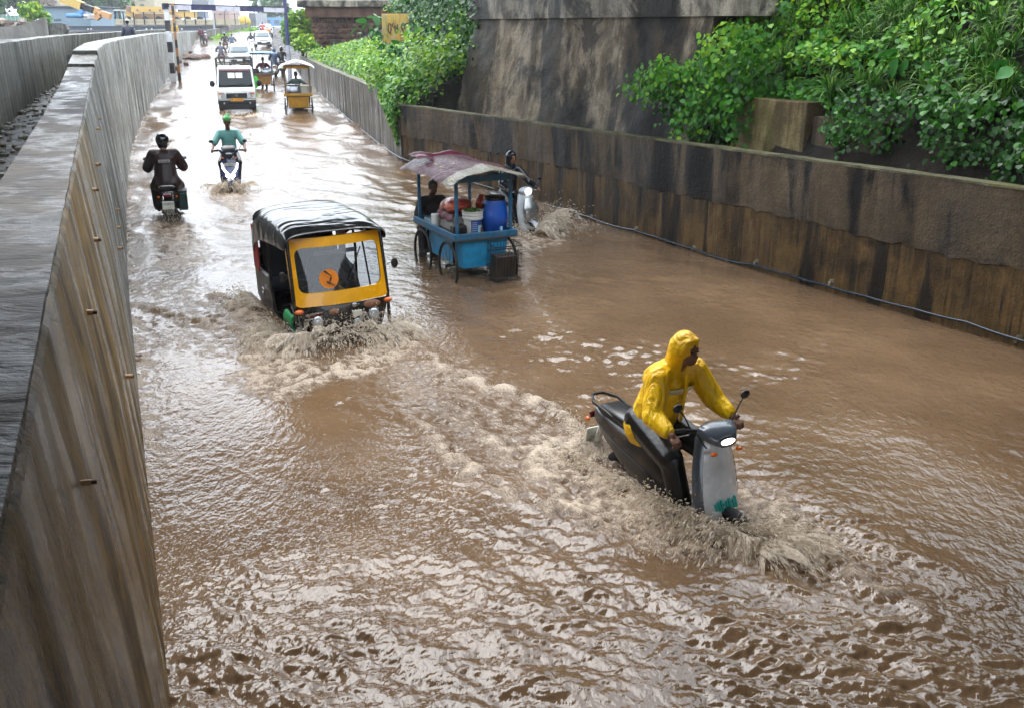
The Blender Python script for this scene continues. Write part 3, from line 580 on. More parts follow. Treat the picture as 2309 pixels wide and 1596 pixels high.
n = 2600; u = rng.random(n); yy = rng.uniform(28.0, 30.2, n); P = np.stack([XR(yy)-.03-rng.random(n)*.22*np.sin(np.pi*u), yy, 2.1-u*1.5*(1-(yy-28)/2.6)], 1); leaves('hanging_creeper', P, np.tile(np.array([-.85, -.4, .3]), (n, 1)), .075, ML_vine, val=.6+.1*noise2(yy, u*4), kind='stuff', droop=1.5)
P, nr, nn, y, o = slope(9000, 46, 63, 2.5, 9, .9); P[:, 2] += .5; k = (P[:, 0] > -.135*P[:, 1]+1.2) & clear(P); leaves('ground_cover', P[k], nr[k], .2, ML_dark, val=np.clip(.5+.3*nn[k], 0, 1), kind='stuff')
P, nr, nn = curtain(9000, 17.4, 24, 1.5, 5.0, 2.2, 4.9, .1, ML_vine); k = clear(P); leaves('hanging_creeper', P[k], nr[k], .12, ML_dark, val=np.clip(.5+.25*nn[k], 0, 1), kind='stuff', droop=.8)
# arching grass tufts, each its own plant
def tuft_mesh(seed, nb, L, mat):
    g = np.random.default_rng(seed); V = []; Fq = []; vv = []
    for b in range(nb):
        a = g.uniform(0, 2*np.pi); lean = g.uniform(.15, .9); l = L*g.uniform(.6, 1.1); w = g.uniform(.010, .02)*L/.8; bx, by = g.normal(0, .05, 2)*L; sh = g.uniform(.15, 1); n0 = len(V); N = 6
        for i in range(N+1):
            t = i/N; r = l*lean*(t**1.3)*.75; z = l*(t*(1-.15*lean)-lean*.75*t**2.6); w_ = w*(1-t**2.2)+.001; ca, sa = np.cos(a), np.sin(a)
            V += [(bx+r*ca-w_*sa, by+r*sa+w_*ca, z), (bx+r*ca+w_*sa, by+r*sa-w_*ca, z)]; vv += [min(1, sh*(.5+.6*t))]*2
        Fq += [(n0+2*i, n0+2*i+1, n0+2*i+3, n0+2*i+2) for i in range(N)]
    me = fastmesh('blades', V, Fq, {'v': vv}); me.materials.append(mat); return me
TM = [tuft_mesh(k, 60, .85, ML_grass) for k in range(4)]
GLAB = 0
gl = ['arching green grass tuft on the bank above the cracked block', 'arching green grass tuft on the bank above the hanging roots', 'arching green grass tuft on the bank next to the abutment']
for i in range(110):
    px, py = (random.uniform(1880, 2330), random.uniform(-30, 265)) if i < 84 else ((random.uniform(1690, 1900), random.uniform(-10, 190)) if i < 100 else (random.uniform(1600, 1700), random.uniform(-10, 90)))
    if py > 120 and px < 2100 and i % 2: py -= 110
    p = bankhit(px, py, .25); t_ = 1 if px > 1900 else (0 if px > 1690 else 2)
    if p is None: continue
    q = bpy.data.objects.new('grass_tuft', TM[i % 4]); COL.objects.link(q); q.location = p; q.rotation_euler = (.3, -.25, random.uniform(-.8, .8)); sc = random.uniform(.55, .95); q.scale = (sc, sc, sc)
    tag(q, gl[t_], 'grass', ['grass above the cracked block', 'grass above the hanging roots', 'grass next to the abutment'][t_])
P = []
for i in range(1500):
    p = bankhit(random.uniform(1690, 1910), random.uniform(180, 236), random.uniform(.02, .3))
    if p: P.append(tuple(p))
P = np.array(P); leaves('ground_cover', P, np.tile(np.array([-.5, -.4, .75]), (len(P), 1)), .08, ML_vine, val=np.full(len(P), .35), kind='stuff')
# broad-leaved plants
BIG = np.array([(0, 0, 0), (.3, .18, .06), (.42, .5, .07), (.22, .82, .02), (0, 1.05, -.12), (-.22, .82, .02), (-.42, .5, .07), (-.3, .18, .06), (0, .5, 0)]); BF = np.array([(i, (i+1) % 8, 8) for i in range(8)])
def plant(label, loc, n, size, spread, mat=ML_big, name='broad_leaf_plant', h=.5, group=None, val=.6):
    t_ = thing(name, label, 'plant', loc, random.uniform(0, 6), group); mb = MB(); P = []; Nn = []
    for k in range(n):
        a = 2.4*k; r = spread*(.3+.7*random.random()); z = h*(.4+.7*random.random()); tip = Vector((r*math.cos(a), r*math.sin(a), z)); mb.tube([(0, 0, 0), tip*.5+Vector((0, 0, .12*h)), tip], [.012, .009, .006], 5); P.append(tip); Nn.append((math.cos(a)*.5, math.sin(a)*.5, .8))
    mb.build('stem', ML_dark, t_)
    for k in range(n):
        leaves('leaf', np.array([P[k]]), np.array([Nn[k]]), size, mat, shape=(BIG, BF), val=np.array([val]), parent=t_, droop=.8)
for lab, px, py, Y, n, sz, sp in [('broad drooping leaves among grass above the hanging roots', 2050, 190, 16.2, 7, .34, .4), ('broad leaf plant at the top of the bank beside the abutment', 1790, 40, 20.3, 7, .26, .3), ('broad leaf plant at the dark edge of the bank', 2285, 215, 14.6, 5, .34, .35), ('upright broad leaf plant growing beside the yellow painted slab', 838, 100, 46., 12, .42, .6), ('broad leaf plant in front of the yellow painted slab', 935, 100, 44., 10, .34, .6)]:
    p = aty(px, py, Y) if Y > 30 else (bankhit(px, py, .35) or aty(px, py, Y)); plant(lab, p, n, sz, sp, h=.45 if Y < 30 else 1.1)
wl_ = ['beside the stone pier foot', 'behind the grey wall below the painted slab', 'near the hanging vines at the wall corner', 'on the slope left of the abutment foot']
for k in range(12):
    y_ = 30+k*2.4; o_ = random.uniform(.8, 3.6); p = Vector((float(XR(y_))+o_, y_, emb(o_, y_)+.15))
    if not clear(np.array([tuple(p+Vector((0, 0, .5)))]))[0]: continue
    plant('leafy weed '+wl_[3 if k < 3 else (2 if k < 5 else (1 if k < 9 else 0))]+(' with bright leaves' if k % 2 else ' with dark leaves')+(' and tall stems' if k % 3 == 0 else ''), p, random.randint(9, 16), random.uniform(.18, .3), .45, ML_lime if k % 2 else ML_big, 'leafy_weed', h=random.uniform(.6, 1.2), val=.5)
# fern-like fronds
def frond_plant(label, loc, n, L):
    t_ = thing('fern', label, 'plant', loc, 0)
    for k in range(n):
        a = random.uniform(0, 6.28); V = []; Fq = []; vv = []; N = 14; d = Vector((math.cos(a), math.sin(a), 0)); sd = Vector((-d.y, d.x, 0))
        for i in range(N):
            t = i/N; c = d*(L*t)+Vector((0, 0, L*(.7*t-.75*t*t))); l = L*.28*math.sin(math.pi*(t*.85+.12))
            for sg_ in (-1, 1):
                n0 = len(V); e = c+sd*sg_*l+d*.06*L; V += [c, c+d*L*.045, e]; Fq.append((n0, n0+1, n0+2)); vv += [.6]*3
        link('frond', fastmesh('frond', V, Fq, {'v': vv}), ML_lime, t_)
for i, (px, py, Y) in enumerate([(1055, 275*.62+60, 34.), (980, 200, 37.)]): frond_plant(['light green fern hanging over the wall corner', 'light green fern on the slope left of the abutment'][i], aty(960+i*25, 205-i*25, 33.+i*2), 9, .8)
# tree beside the stone pier
def tree(label, base, h, rad, nl, size, mat, val=.55, trunk=None, th=.12):
    t_ = thing('broadleaf_tree', label, 'tree', base); mb = MB(); mb.tube([(0, 0, 0), (.1*rad, 0, h*.35), (-.05*rad, .1, h*.7), (0, 0, h*.9)], [th, th*.8, th*.5, th*.2], 8)
    cl = []
    for k in range(9):
        a = k*2.4; z = h*(.4+.55*k/9); r = rad*(.45+.4*random.random())*(1.1-.5*k/9); tip = Vector((r*math.cos(a), r*math.sin(a), z+.2*rad)); mb.tube([(0, 0, z*.75), tip*.6+Vector((0, 0, z*.35)), tip], [th*.4, th*.25, th*.08], 6); cl.append(tip)
    mb.build('trunk', mk('bark', '4a4036', .8, bump=.4), t_, 60); cl = np.array(cl+[Vector((0, 0, h*.95))]); ci = rng.integers(0, len(cl), nl); q = rng.standard_normal((nl, 3)); q /= np.linalg.norm(q, axis=1)[:, None]; rr = rng.random(nl)**.4
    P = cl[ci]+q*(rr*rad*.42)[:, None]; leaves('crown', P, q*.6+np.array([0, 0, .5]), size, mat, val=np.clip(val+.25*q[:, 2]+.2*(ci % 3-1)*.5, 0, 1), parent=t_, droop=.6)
pb = aty(680, 118, 66.); tree('leafy bright green tree at the corner of the stone pier above the gantry post', (pb.x, pb.y, pb.z-.6), 2.7, 1.5, 2600, .2, ML_lime, .5)
tree('small leafy bush at the top of the grey wall by the pier foot', (aty(690, 135, 62.).x, 62., 2.0), 1.1, .8, 900, .16, ML_lime, .6, th=.05)
# ------------------------------------------------------------------ people
M_skin = mk('skin_brown', '6b4630', .5, bump=.03); M_skind = mk('skin_dark', '4f3323', .5, bump=.03); M_hair = mk('black_hair', '0d0b0b', .5, bump=.3, bs=120); M_blk = mk('black_plastic', '0f0f11', .35); M_rub = mk('tyre_rubber', '121212', .7); M_sole = mk('sandal', '2a211c', .7)
M_eye = mk('eye_dark', '120c0a', .2)
def limb(a, b, out, bend):
    a = Vector(a); b = Vector(b); return (a+b)/2+Vector(out)*bend
def ride(seat, bars, feet, lean=.12, head=(0, 0), scale=1.0):
    h = Vector((seat[0], 0, seat[1]+.10)); ch = h+Vector((lean*.75, 0, .34)); nk = h+Vector((lean*1.15, 0, .53)); J = {'hip': h, 'chest': ch, 'neck': nk, 'head': nk+Vector((.045+head[0], 0, .165-abs(head[0])*.4))}
    for s, k in ((1, 'L'), (-1, 'R')):
        J['sh'+k] = nk+Vector((-.01, s*.19, -.07)); J['ha'+k] = Vector((bars[0], s*bars[2], bars[1]+.015)); J['el'+k] = limb(J['sh'+k], J['ha'+k], (-.25, s*.55, -.8), .12)
        J['hp'+k] = h+Vector((.0, s*.095, -.02)); J['an'+k] = Vector((feet[0], s*feet[2], feet[1]+.08)); J['kn'+k] = limb(J['hp'+k], J['an'+k], (1, s*.35, .55), .2)
        J['to'+k] = J['an'+k]+Vector((.17, 0, -.05))
    return J
def stand(hands=None, lean=0., bend=.02):
    h = Vector((0, 0, .9)); nk = h+Vector((lean, 0, .54)); J = {'hip': h, 'chest': h+Vector((lean*.6, 0, .34)), 'neck': nk, 'head': nk+Vector((.04+lean*.3, 0, .165))}
    for s, k in ((1, 'L'), (-1, 'R')):
        J['sh'+k] = nk+Vector((0, s*.185, -.07)); J['ha'+k] = Vector(hands[k]) if hands else nk+Vector((.05, s*.26, -.62)); J['el'+k] = limb(J['sh'+k], J['ha'+k], (-.4, s*.5, -.6), .08 if not hands else .12)
        J['hp'+k] = h+Vector((0, s*.09, -.02)); J['an'+k] = Vector((-.03+s*.06, s*.11, .08)); J['kn'+k] = limb(J['hp'+k], J['an'+k], (1, 0, 0), .04); J['to'+k] = J['an'+k]+Vector((.16, s*.02, -.05))
    return J
def hand(mb, wr, el, s, fine):
    d = (wr-el).normalized(); pc = wr+d*.05; mb.caps(wr, .027, pc, .034)
    if not fine: mb.caps(pc, .033, pc+d*.05+Vector((0, 0, -.03)), .024); mb.caps(pc+Vector((0, -s*.025, 0)), .014, pc+d*.05+Vector((0, -s*.05, -.01)), .011); return
    ax = Vector((0, 1, 0))
    for k in range(4):                                     # fingers close round the grip
        b = pc+d*.035+ax*(k-1.5)*.023; l = (.036, .042, .04, .032)[k]; m1 = b+d*l+Vector((0, 0, -.006)); m2 = m1+Vector((d.x*.012, 0, -.03)); m3 = m2-d*.028+Vector((0, 0, -.008))
        mb.caps(b, .0105, m1, .01, 8); mb.caps(m1, .01, m2, .0095, 8); mb.caps(m2, .0095, m3, .008, 8)
    t0 = pc+ax*(-s)*.028; mb.caps(t0, .0125, t0+d*.03+Vector((0, -s*.012, -.018)), .0115, 8); mb.caps(t0+d*.03+Vector((0, -s*.012, -.018)), .0115, t0+d*.055+Vector((0, s*.004, -.03)), .009, 8)
def person(label, loc, rz, J, top, bottom, sleeve='long', skin=None, hair=True, helmet=None, hood=False, vox=.014, fine=False, shoes=None, hat=None, belly=1.0, coat=False, group=None, visor=True, bulk=0.):
    skin = skin or M_skin; t_ = thing('person', label, 'person', loc, rz, group); mb = MB(); H = J['head']
    mb.ell(H+Vector((-.008, 0, .025)), (.094, .076, .098)); mb.ell(H+Vector((.03, 0, -.055)), (.06, .056, .062)); mb.caps(H+Vector((.088, 0, .0)), .010, H+Vector((.106, 0, -.028)), .014, 8); mb.caps(H+Vector((.078, -.018, -.07)), .009, H+Vector((.078, .018, -.07)), .009, 8); mb.caps(H+Vector((.082, -.035, .022)), .009, H+Vector((.082, .035, .022)), .009, 8)
    for s in (-1, 1): mb.ell(H+Vector((-.005, s*.079, -.005)), (.02, .011, .03), n=8, m=6)
    mb.caps(J['neck']+Vector((-.01, 0, -.03)), .056, H+Vector((-.015, 0, -.06)), .05)
    mb.caps(J['hip'], .125*belly, J['chest'], .13, 12); mb.caps(J['chest']+Vector((0, -.07, .05)), .10, J['chest']+Vector((0, .07, .05)), .10)
    tp = MB(); bt = MB(); e = .022+bulk
    for s, k in ((1, 'L'), (-1, 'R')):
        sh, el, ha, hp, kn, an, to = [J[q+k] for q in ('sh', 'el', 'ha', 'hp', 'kn', 'an', 'to')]
        mb.caps(J['chest']+Vector((0, 0, .12)), .07, sh, .058); mb.caps(sh, .052, el, .038); mb.caps(el, .037, ha, .026); hand(mb, ha, el, s, fine)
        mb.caps(hp, .085, kn, .055); mb.caps(kn, .052, an, .034); mb.caps(an+Vector((-.03, 0, -.035)), .034, to, .03)
        tp.caps(J['chest']+Vector((0, 0, .12)), .085, sh, .058+e)
        if sleeve == 'long': tp.caps(sh, .058+e, el, .048+e); tp.caps(el, .046+e, el.lerp(ha, .93), .034+e*.7)
        else: m_ = sh.lerp(el, .78); tp.caps(sh, .054+e, m_, .052+e)
        bt.caps(J['hip'], .115, hp, .09+e); bt.caps(hp, .088+e, kn, .062+e); bt.caps(kn, .058+e*.9, kn.lerp(an, .97), .046+e)
    mb.build('body', skin, t_, remesh=vox if not fine else .0075)
    hb = J['hip']+Vector((-.01 if not coat else .03, 0, -.06 if not coat else -.07))
    tp.caps(hb+Vector((0, -.06, 0)), (.125+e)*belly, hb+Vector((0, .06, 0)), (.125+e)*belly); tp.caps(hb, (.13+e)*belly, J['chest'], .135+e, 14); tp.caps(J['chest']+Vector((0, -.08, .05)), .105+e, J['chest']+Vector((0, .08, .05)), .105+e); tp.caps(J['chest']+Vector((0, 0, .12)), .1, J['neck']+Vector((-.01, 0, -.025)), .064)
    if hood:
        tp.caps(J['neck']+Vector((-.03, 0, .0)), .09, H+Vector((-.045, 0, .03)), .112, 14); tp.ell(H+Vector((-.03, 0, .03)), (.115, .102, .122)); tp.caps(H+Vector((.055, -.05, .085)), .02, H+Vector((.055, .05, .085)), .02)
    tp.build('raincoat' if hood else 'shirt', top, t_, remesh=vox); bt.build('trousers', bottom, t_, remesh=vox)
    sm = shoes or M_sole
    for k in 'LR':
        m = MB(); a = J['an'+k]; m.caps(a+Vector((-.05, 0, -.055)), .036, J['to'+k]+Vector((.03, 0, -.012)), .034); m.build('shoe', sm, t_, 80)
    if helmet:
        m = MB(); m.ell(H+Vector((-.01, 0, .03)), (.142, .125, .138), n=20, m=12); m.caps(H+Vector((.0, 0, -.06)), .105, H+Vector((.02, 0, -.02)), .12, 14); hm = m.build('helmet', helmet, t_, remesh=.014)
        if visor:
            m = MB(); m.grid(lambda u, v: H+Vector((-.0+.147*math.cos((u-.5)*2.1), .131*math.sin((u-.5)*2.1)*1.02, .07-.11*v)), 10, 4, th=(-.01, 0, 0)); m.build('visor', M_blk, hm, 60)
    elif hair and not hood:
        m = MB(); m.ell(H+Vector((-.022, 0, .045)), (.096, .084, .095), n=16, m=10); m.ell(H+Vector((-.045, 0, -.005)), (.068, .076, .075)); m.ell(H+Vector((.03, 0, .1)), (.06, .068, .04)); m.build('hair', M_hair, t_, remesh=.012)
    if not helmet:
        for s in (-1, 1): m = MB(); m.ell(H+Vector((.082, s*.031, .004)), (.01, .014, .008), n=8, m=6); m.build('eye', M_eye, t_)
    if hat: hat(t_, H)
    return t_
# ------------------------------------------------------------------ shared vehicle bits
M_grey = mk('charcoal_panel', '232427', .3, coat=.4, dirt=.55); M_seat = mk('black_vinyl', '141416', .35); M_silver = mk('silver_metal', 'a8a8a8', .25, .9); M_dm = mk('dark_metal', '2c2b2a', .45, .7); M_white = mk('white_paint', 'd8d8d4', .3, coat=.4, dirt=.15); M_plate = mk('plate_white', 'dcdcd0', .4); M_ink = mk('plate_ink', '16161a', .5); M_tail = mk('tail_red', '6a0d14', .2, coat=.5); M_orange = mk('indicator_orange', 'd8650f', .25, coat=.4); M_mir = mk('mirror_glass', '8a8f96', .05, 1, bump=0); M_lens = mk('lamp_lens', 'c8ccd0', .1, .5, bump=0)
E_head = emis('lit_headlamp', (1, .98, .93), 3.2); E_soft = emis('lit_lamp_strip', (.95, .97, 1), 3)
def ring(c, ax, ay, rx, ry, n=20, p=2.6):
    out = []
    for k in range(n):
        a = 2*math.pi*k/n; ca, sa = math.cos(a), math.sin(a); out.append(Vector(c)+Vector(ax)*rx*math.copysign(abs(ca)**(2/p), ca)+Vector(ay)*ry*math.copysign(abs(sa)**(2/p), sa))
    return out
def secx(S, n=20, p=2.8): return [ring((x, 0, z), (0, 1, 0), (0, 0, 1), hw, hh, n, p) for (x, z, hw, hh) in S]
def wheel(parent, c, r, w, spokes=0, rimmat=None, tyre=None):
    t_ = MB(); t_.torus(c, r-w*.5, w*.5, 'Y', 32, 10, 1.0); o = t_.build('tyre', tyre or M_rub, parent, 80)
    m = MB(); m.torus(c, r-w*.95, w*.18, 'Y', 28, 6, 1.6)
    if spokes:
        for k in range(spokes):
            a = 2*math.pi*k/spokes; m.cyl((c[0], c[1]+.03*(1 if k % 2 else -1), c[2]), (c[0]+(r-w)*math.cos(a+.15), c[1], c[2]+(r-w)*math.sin(a+.15)), .0028, .0028, 4)
        m.cyl((c[0], c[1]-.05, c[2]), (c[0], c[1]+.05, c[2]), .028, .028, 10)
    else:
        m.cyl((c[0], c[1]-w*.45, c[2]), (c[0], c[1]+w*.45, c[2]), r*.28, r*.28, 14)
        for k in range(5): a = 2*math.pi*k/5; m.box((c[0]+r*.48*math.cos(a), c[1], c[2]+r*.48*math.sin(a)), (r*.55, w*.35, r*.13), rotm(0, -a, 0))
    m.build('rim', rimmat or M_dm, o, 50); return o
def mirror(parent, a, b, r=(.02, .05, .035), mat=None, yaw=0):
    m = MB(); m.tube([a, (Vector(a)+Vector(b))/2+Vector((0, 0, .02)), b], .006, 6); o = m.build('mirror_stem', M_blk, parent, 60); m = MB(); m.ell(b, r, n=12, m=8); h = m.build('mirror', mat or M_blk, parent, 80)
    m = MB(); m.ell(Vector(b)+Vector((-r[0]*.45, 0, 0)), (r[0]*.6, r[1]*.85, r[2]*.8), n=12, m=6); m.build('mirror_glass', M_mir, h); return h
def scooter(label, loc, rz, body, front, panel=None, lit=True, group=None, tail=None, detail=True, name='scooter', ry=0, rx=0, mirrors=True, round_head=False, apronlamps=False, plate=None, plate_front=None, beam=0, fender=True):
    t_ = thing(name, label, 'scooter', loc, rz, group, rx=rx, ry=ry)
    m = MB(); m.loft(secx([(-.98, .75, .03, .02), (-.92, .73, .09, .07), (-.72, .66, .14, .13), (-.45, .57, .165, .20), (-.18, .50, .155, .22), (.02, .42, .12, .18), (.06, .36, .1, .1)])); rbd = m.build('rear_body', body, t_, 50)
    for s in (1, -1): m = MB(); m.tube([(-.86, s*.118, .70), (-.5, s*.171, .60), (-.15, s*.162, .50), (.03, s*.12, .38)], .005, 5); m.build('panel_gap', M_blk, rbd)
    m = MB(); m.loft(secx([(-.9, .79, .07, .03), (-.8, .82, .12, .045), (-.5, .80, .15, .055), (-.3, .775, .145, .055), (-.05, .765, .11, .05), (.04, .74, .06, .03)])); m.build('seat', M_seat, t_, 50)
    m = MB(); m.tube([(-.62, .13, .8), (-.88, .14, .86), (-1.0, .06, .88), (-1.0, -.06, .88), (-.88, -.14, .86), (-.62, -.13, .8)], .014, 8); m.build('grab_rail', M_dm, t_, 60)
    m = MB(); m.loft(secx([(-.05, .30, .15, .045), (.1, .28, .17, .04), (.4, .28, .16, .04), (.5, .33, .13, .04)])); m.build('floorboard', M_blk, t_, 50)
    # leg shield: loft upwards, convex to the front
    def sh(z):
        t = (z-.26)/.72; xc = .60-.17*t; hw = .14+.085*math.sin(math.pi*min(1, t*.75+.2)); return [Vector((xc+.085*(1-(y/hw)**2)*(1-.3*t)-.02, y, z)) for y in np.linspace(-hw, hw, 11)]+[Vector((xc+.085*(1-(y/hw)**2)*(1-.3*t)-.065, y, z)) for y in np.linspace(hw, -hw, 11)]
    m = MB(); m.loft([sh(z) for z in np.linspace(.26, .98, 12)]); m.build('leg_shield', front, t_, 60)
    if panel:
        def pn(z):
            t = (z-.26)/.72; xc = .60-.17*t; hw = .14+.085*math.sin(math.pi*min(1, t*.75+.2)); return [Vector((xc+.085*(1-(y/hw)**2)*(1-.3*t)-.012, y, z)) for y in np.linspace(-hw*.8, hw*.8, 9)]+[Vector((xc+.085*(1-(y/hw)**2)*(1-.3*t)-.03, y, z)) for y in np.linspace(hw*.8, -hw*.8, 9)]
        m = MB(); m.loft([pn(z) for z in np.linspace(.30, .97, 12)]); m.build('front_panel', panel, t_, 60)
    # fork, mudguard, wheels
    m = MB(); m.tube([(.40, 0, 1.0), (.55, 0, .4), (.70, .08, .24)], .02, 8); m.tube([(.55, 0, .4), (.70, -.08, .24)], .02, 8); m.build('fork', M_dm, t_, 60)
    if fender: m = MB(); m.grid(lambda u, v: Vector((.68+.262*math.cos(.35+u*2.2), (v-.5)*.14, .235+.262*math.sin(.35+u*2.2)-.03*abs(v-.5)*2)), 12, 6, th=(0, 0, -.012)); m.build('mudguard', front, t_, 60)
    wheel(t_, (.70, 0, .24), .24, .10); wheel(t_, (-.58, 0, .24), .24, .11)
    m = MB(); m.tube([(-.1, .12, .24), (-.58, .12, .24)], .045, 8); m.cyl((-.58, -.15, .26), (-.3, -.17, .3), .045, .04, 10); m.build('swingarm', M_dm, t_, 60)
    # handlebar cowl
    if round_head:
        m = MB(); m.ell((.42, 0, 1.03), (.10, .17, .085)); m.build('handlebar_cowl', front, t_, 80); hp = (.51, 0, 1.03); m = MB(); m.ell(hp, (.03, .075, .065)); m.build('headlamp', E_head if lit else M_lens, t_, 80)
    else:
        m = MB(); m.loft([ring((.36, 0, 1.03), (0, 1, 0), (0, 0, 1), .12, .05), ring((.42, 0, 1.04), (0, 1, 0), (0, 0, 1), .2, .06), ring((.5, 0, 1.01), (0, 1, 0), (0, 0, 1), .16, .06), ring((.56, 0, .97), (0, 1, 0), (0, 0, 1), .09, .035)]); m.build('handlebar_cowl', front, t_, 60); m = MB(); m.ell((.548, 0, .982), (.02, .1, .042)); m.build('headlamp_bezel', M_blk, t_, 80); m = MB(); m.ell((.560, 0, .982), (.014, .075, .026)); m.build('headlamp', E_head if lit else M_lens, t_, 80)
        for s in (1, -1): m = MB(); m.ell((.56, s*.135, .90), (.02, .035, .016), n=8, m=6); m.build('front_indicator', M_orange, t_); m = MB(); m.tube([(.42, s*.2, 1.03), (.47, s*.14, .93), (.44, s*.05, .86)], .006, 5); m.build('brake_cable', M_blk, t_)
    m = MB(); m.tube([(.30, .36, 1.03), (.36, .24, 1.045), (.42, .1, 1.04), (.42, -.1, 1.04), (.36, -.24, 1.045), (.30, -.36, 1.03)], .013, 8); m.build('handlebar', M_dm, t_, 60)
    for s in (1, -1):
        m = MB(); m.cyl((.345, s*.25, 1.043), (.295, s*.38, 1.03), .018, .018, 10); m.build('grip', M_rub, t_, 60); m = MB(); m.tube([(.37, s*.22, 1.03), (.40, s*.26, 1.025), (.36, s*.37, 1.01)], .006, 6); m.build('brake_lever', M_silver, t_)
        if mirrors: mirror(t_, (.38, s*.22, 1.05), (.36, s*.36, 1.24))
    m = MB(); m.box((-.985, 0, .70), (.03, .17, .06), rotm(0, -.3, 0)); m.build('tail_lamp', M_tail, t_, bevel=.012)
    for s in (1, -1): m = MB(); m.ell((-.96, s*.13, .68), (.035, .018, .02), n=8, m=6); m.build('indicator', M_orange, t_)
    m = MB(); m.tube([(-.9, 0, .62), (-.98, 0, .42), (-1.02, 0, .34)], .03, 6); m.box((-1.0, 0, .50), (.012, .2, .14), rotm(0, .15, 0)); m.build('number_plate', M_plate, t_)
    if plate: text(plate, .05, M_ink, t_, (-1.011, 0, .5), (math.pi/2, 0, -math.pi/2))
    return t_
def motorcycle(label, loc, rz, paint, tailc=None, group=None, plate=None, box=None, name='motorcycle', lit=False):
    t_ = thing(name, label, 'motorcycle', loc, rz, group)
    wheel(t_, (-.62, 0, .30), .30, .10); wheel(t_, (.66, 0, .30), .30, .085)
    m = MB(); m.grid(lambda u, v: Vector((-.62+.36*math.cos(1.2+u*1.9), (v-.5)*.16, .30+.36*math.sin(1.2+u*1.9)-.04*abs(v-.5))), 12, 6, th=(0, 0, -.012)); m.build('rear_mudguard', M_blk, t_, 60)
    m = MB(); m.grid(lambda u, v: Vector((.66+.335*math.cos(.4+u*2.2), (v-.5)*.13, .30+.335*math.sin(.4+u*2.2)-.04*abs(v-.5))), 12, 6, th=(0, 0, -.01)); m.build('front_mudguard', paint, t_, 60)
    m = MB(); m.tube([(-.62, .1, .3), (-.1, .1, .36), (.1, .08, .5), (.42, .02, .85)], .022, 8); m.tube([(-.62, -.1, .3), (-.1, -.1, .36), (.1, -.08, .5), (.42, -.02, .85)], .022, 8); m.tube([(-.6, .12, .34), (-.5, .13, .68)], .024, 8); m.tube([(-.6, -.12, .34), (-.5, -.13, .68)], .024, 8); m.build('frame', M_dm, t_, 60)
    m = MB(); m.ell((.08, 0, .42), (.17, .12, .15)); m.cyl((.15, 0, .5), (.24, 0, .66), .085, .075, 12); m.build('engine', M_dm, t_, 60)
    m = MB(); m.loft(secx([(.42, .86, .05, .05), (.32, .88, .12, .10), (.12, .86, .14, .12), (-.05, .82, .11, .09), (-.1, .8, .06, .05)])); m.build('fuel_tank', paint, t_, 60)
    m = MB(); m.loft(secx([(-.04, .8, .09, .03), (-.25, .79, .13, .045), (-.5, .82, .14, .05), (-.78, .84, .10, .045)])); m.build('seat', M_seat, t_, 60)
    m = MB(); m.loft(secx([(-.3, .68, .11, .09), (-.6, .72, .11, .07), (-.86, .74, .075, .055), (-.9, .74, .05, .04)])); m.build('tail_cowl', paint, t_, 60)
    m = MB(); m.box((-.91, 0, .725), (.05, .15, .07)); m.build('tail_lamp', M_tail, t_, bevel=.02)
    m = MB(); m.tube([(-.55, .13, .8), (-.8, .14, .87), (-.95, .09, .9), (-.95, -.09, .9), (-.8, -.14, .87), (-.55, -.13, .8)], .012, 8); m.build('grab_rail', M_silver, t_, 60)
    m = MB(); m.tube([(.1, -.1, .32), (-.2, -.15, .24), (-.75, -.17, .34)], [.025, .035, .045], 10); m.build('exhaust', M_dm, t_, 60)
    m = MB(); m.box((-.93, 0, .54), (.014, .21, .15), rotm(0, .2, 0)); m.build('number_plate', M_plate, t_)
    if plate:
        for k, s in enumerate(plate): text(s, .068, M_ink, t_, (-.944+.014*k, 0, .572-.068*k), (math.pi/2, 0, -math.pi/2))
    for s in (1, -1):
        m = MB(); m.ell((-.86, s*.16, .69), (.03, .025, .022), n=8, m=6); m.build('indicator', M_orange, t_); m = MB(); m.tube([(.66, s*.08, .3), (.48, s*.09, .95)], .022, 8); m.build('fork', M_silver, t_, 60)
        m = MB(); m.cyl((.0, s*.12, .33), (.0, s*.27, .33), .015, .015, 8); m.build('footpeg', M_rub, t_); mirror(t_, (.42, s*.22, 1.06), (.40, s*.36, 1.25))
    m = MB(); m.tube([(.28, .37, 1.02), (.36, .22, 1.05), (.48, .06, 1.0), (.48, -.06, 1.0), (.36, -.22, 1.05), (.28, -.37, 1.02)], .013, 8); m.build('handlebar', M_dm, t_, 60)
    m = MB(); m.ell((.58, 0, .9), (.08, .1, .1)); m.build('headlamp', E_head if lit else M_lens, t_, 80)
    if box:
        m = MB(); m.box((-.62, -.27, .58), (.34, .16, .34), taper=.96); b = m.build('side_box', box, t_, bevel=.03); m = MB(); m.box((-.62, -.27, .765), (.35, .17, .03)); m.build('box_lid', M_dm, b, bevel=.01)
    return t_
def scale_(*ob, k=1.05):
    for o in ob: o.scale = (k, k, k)
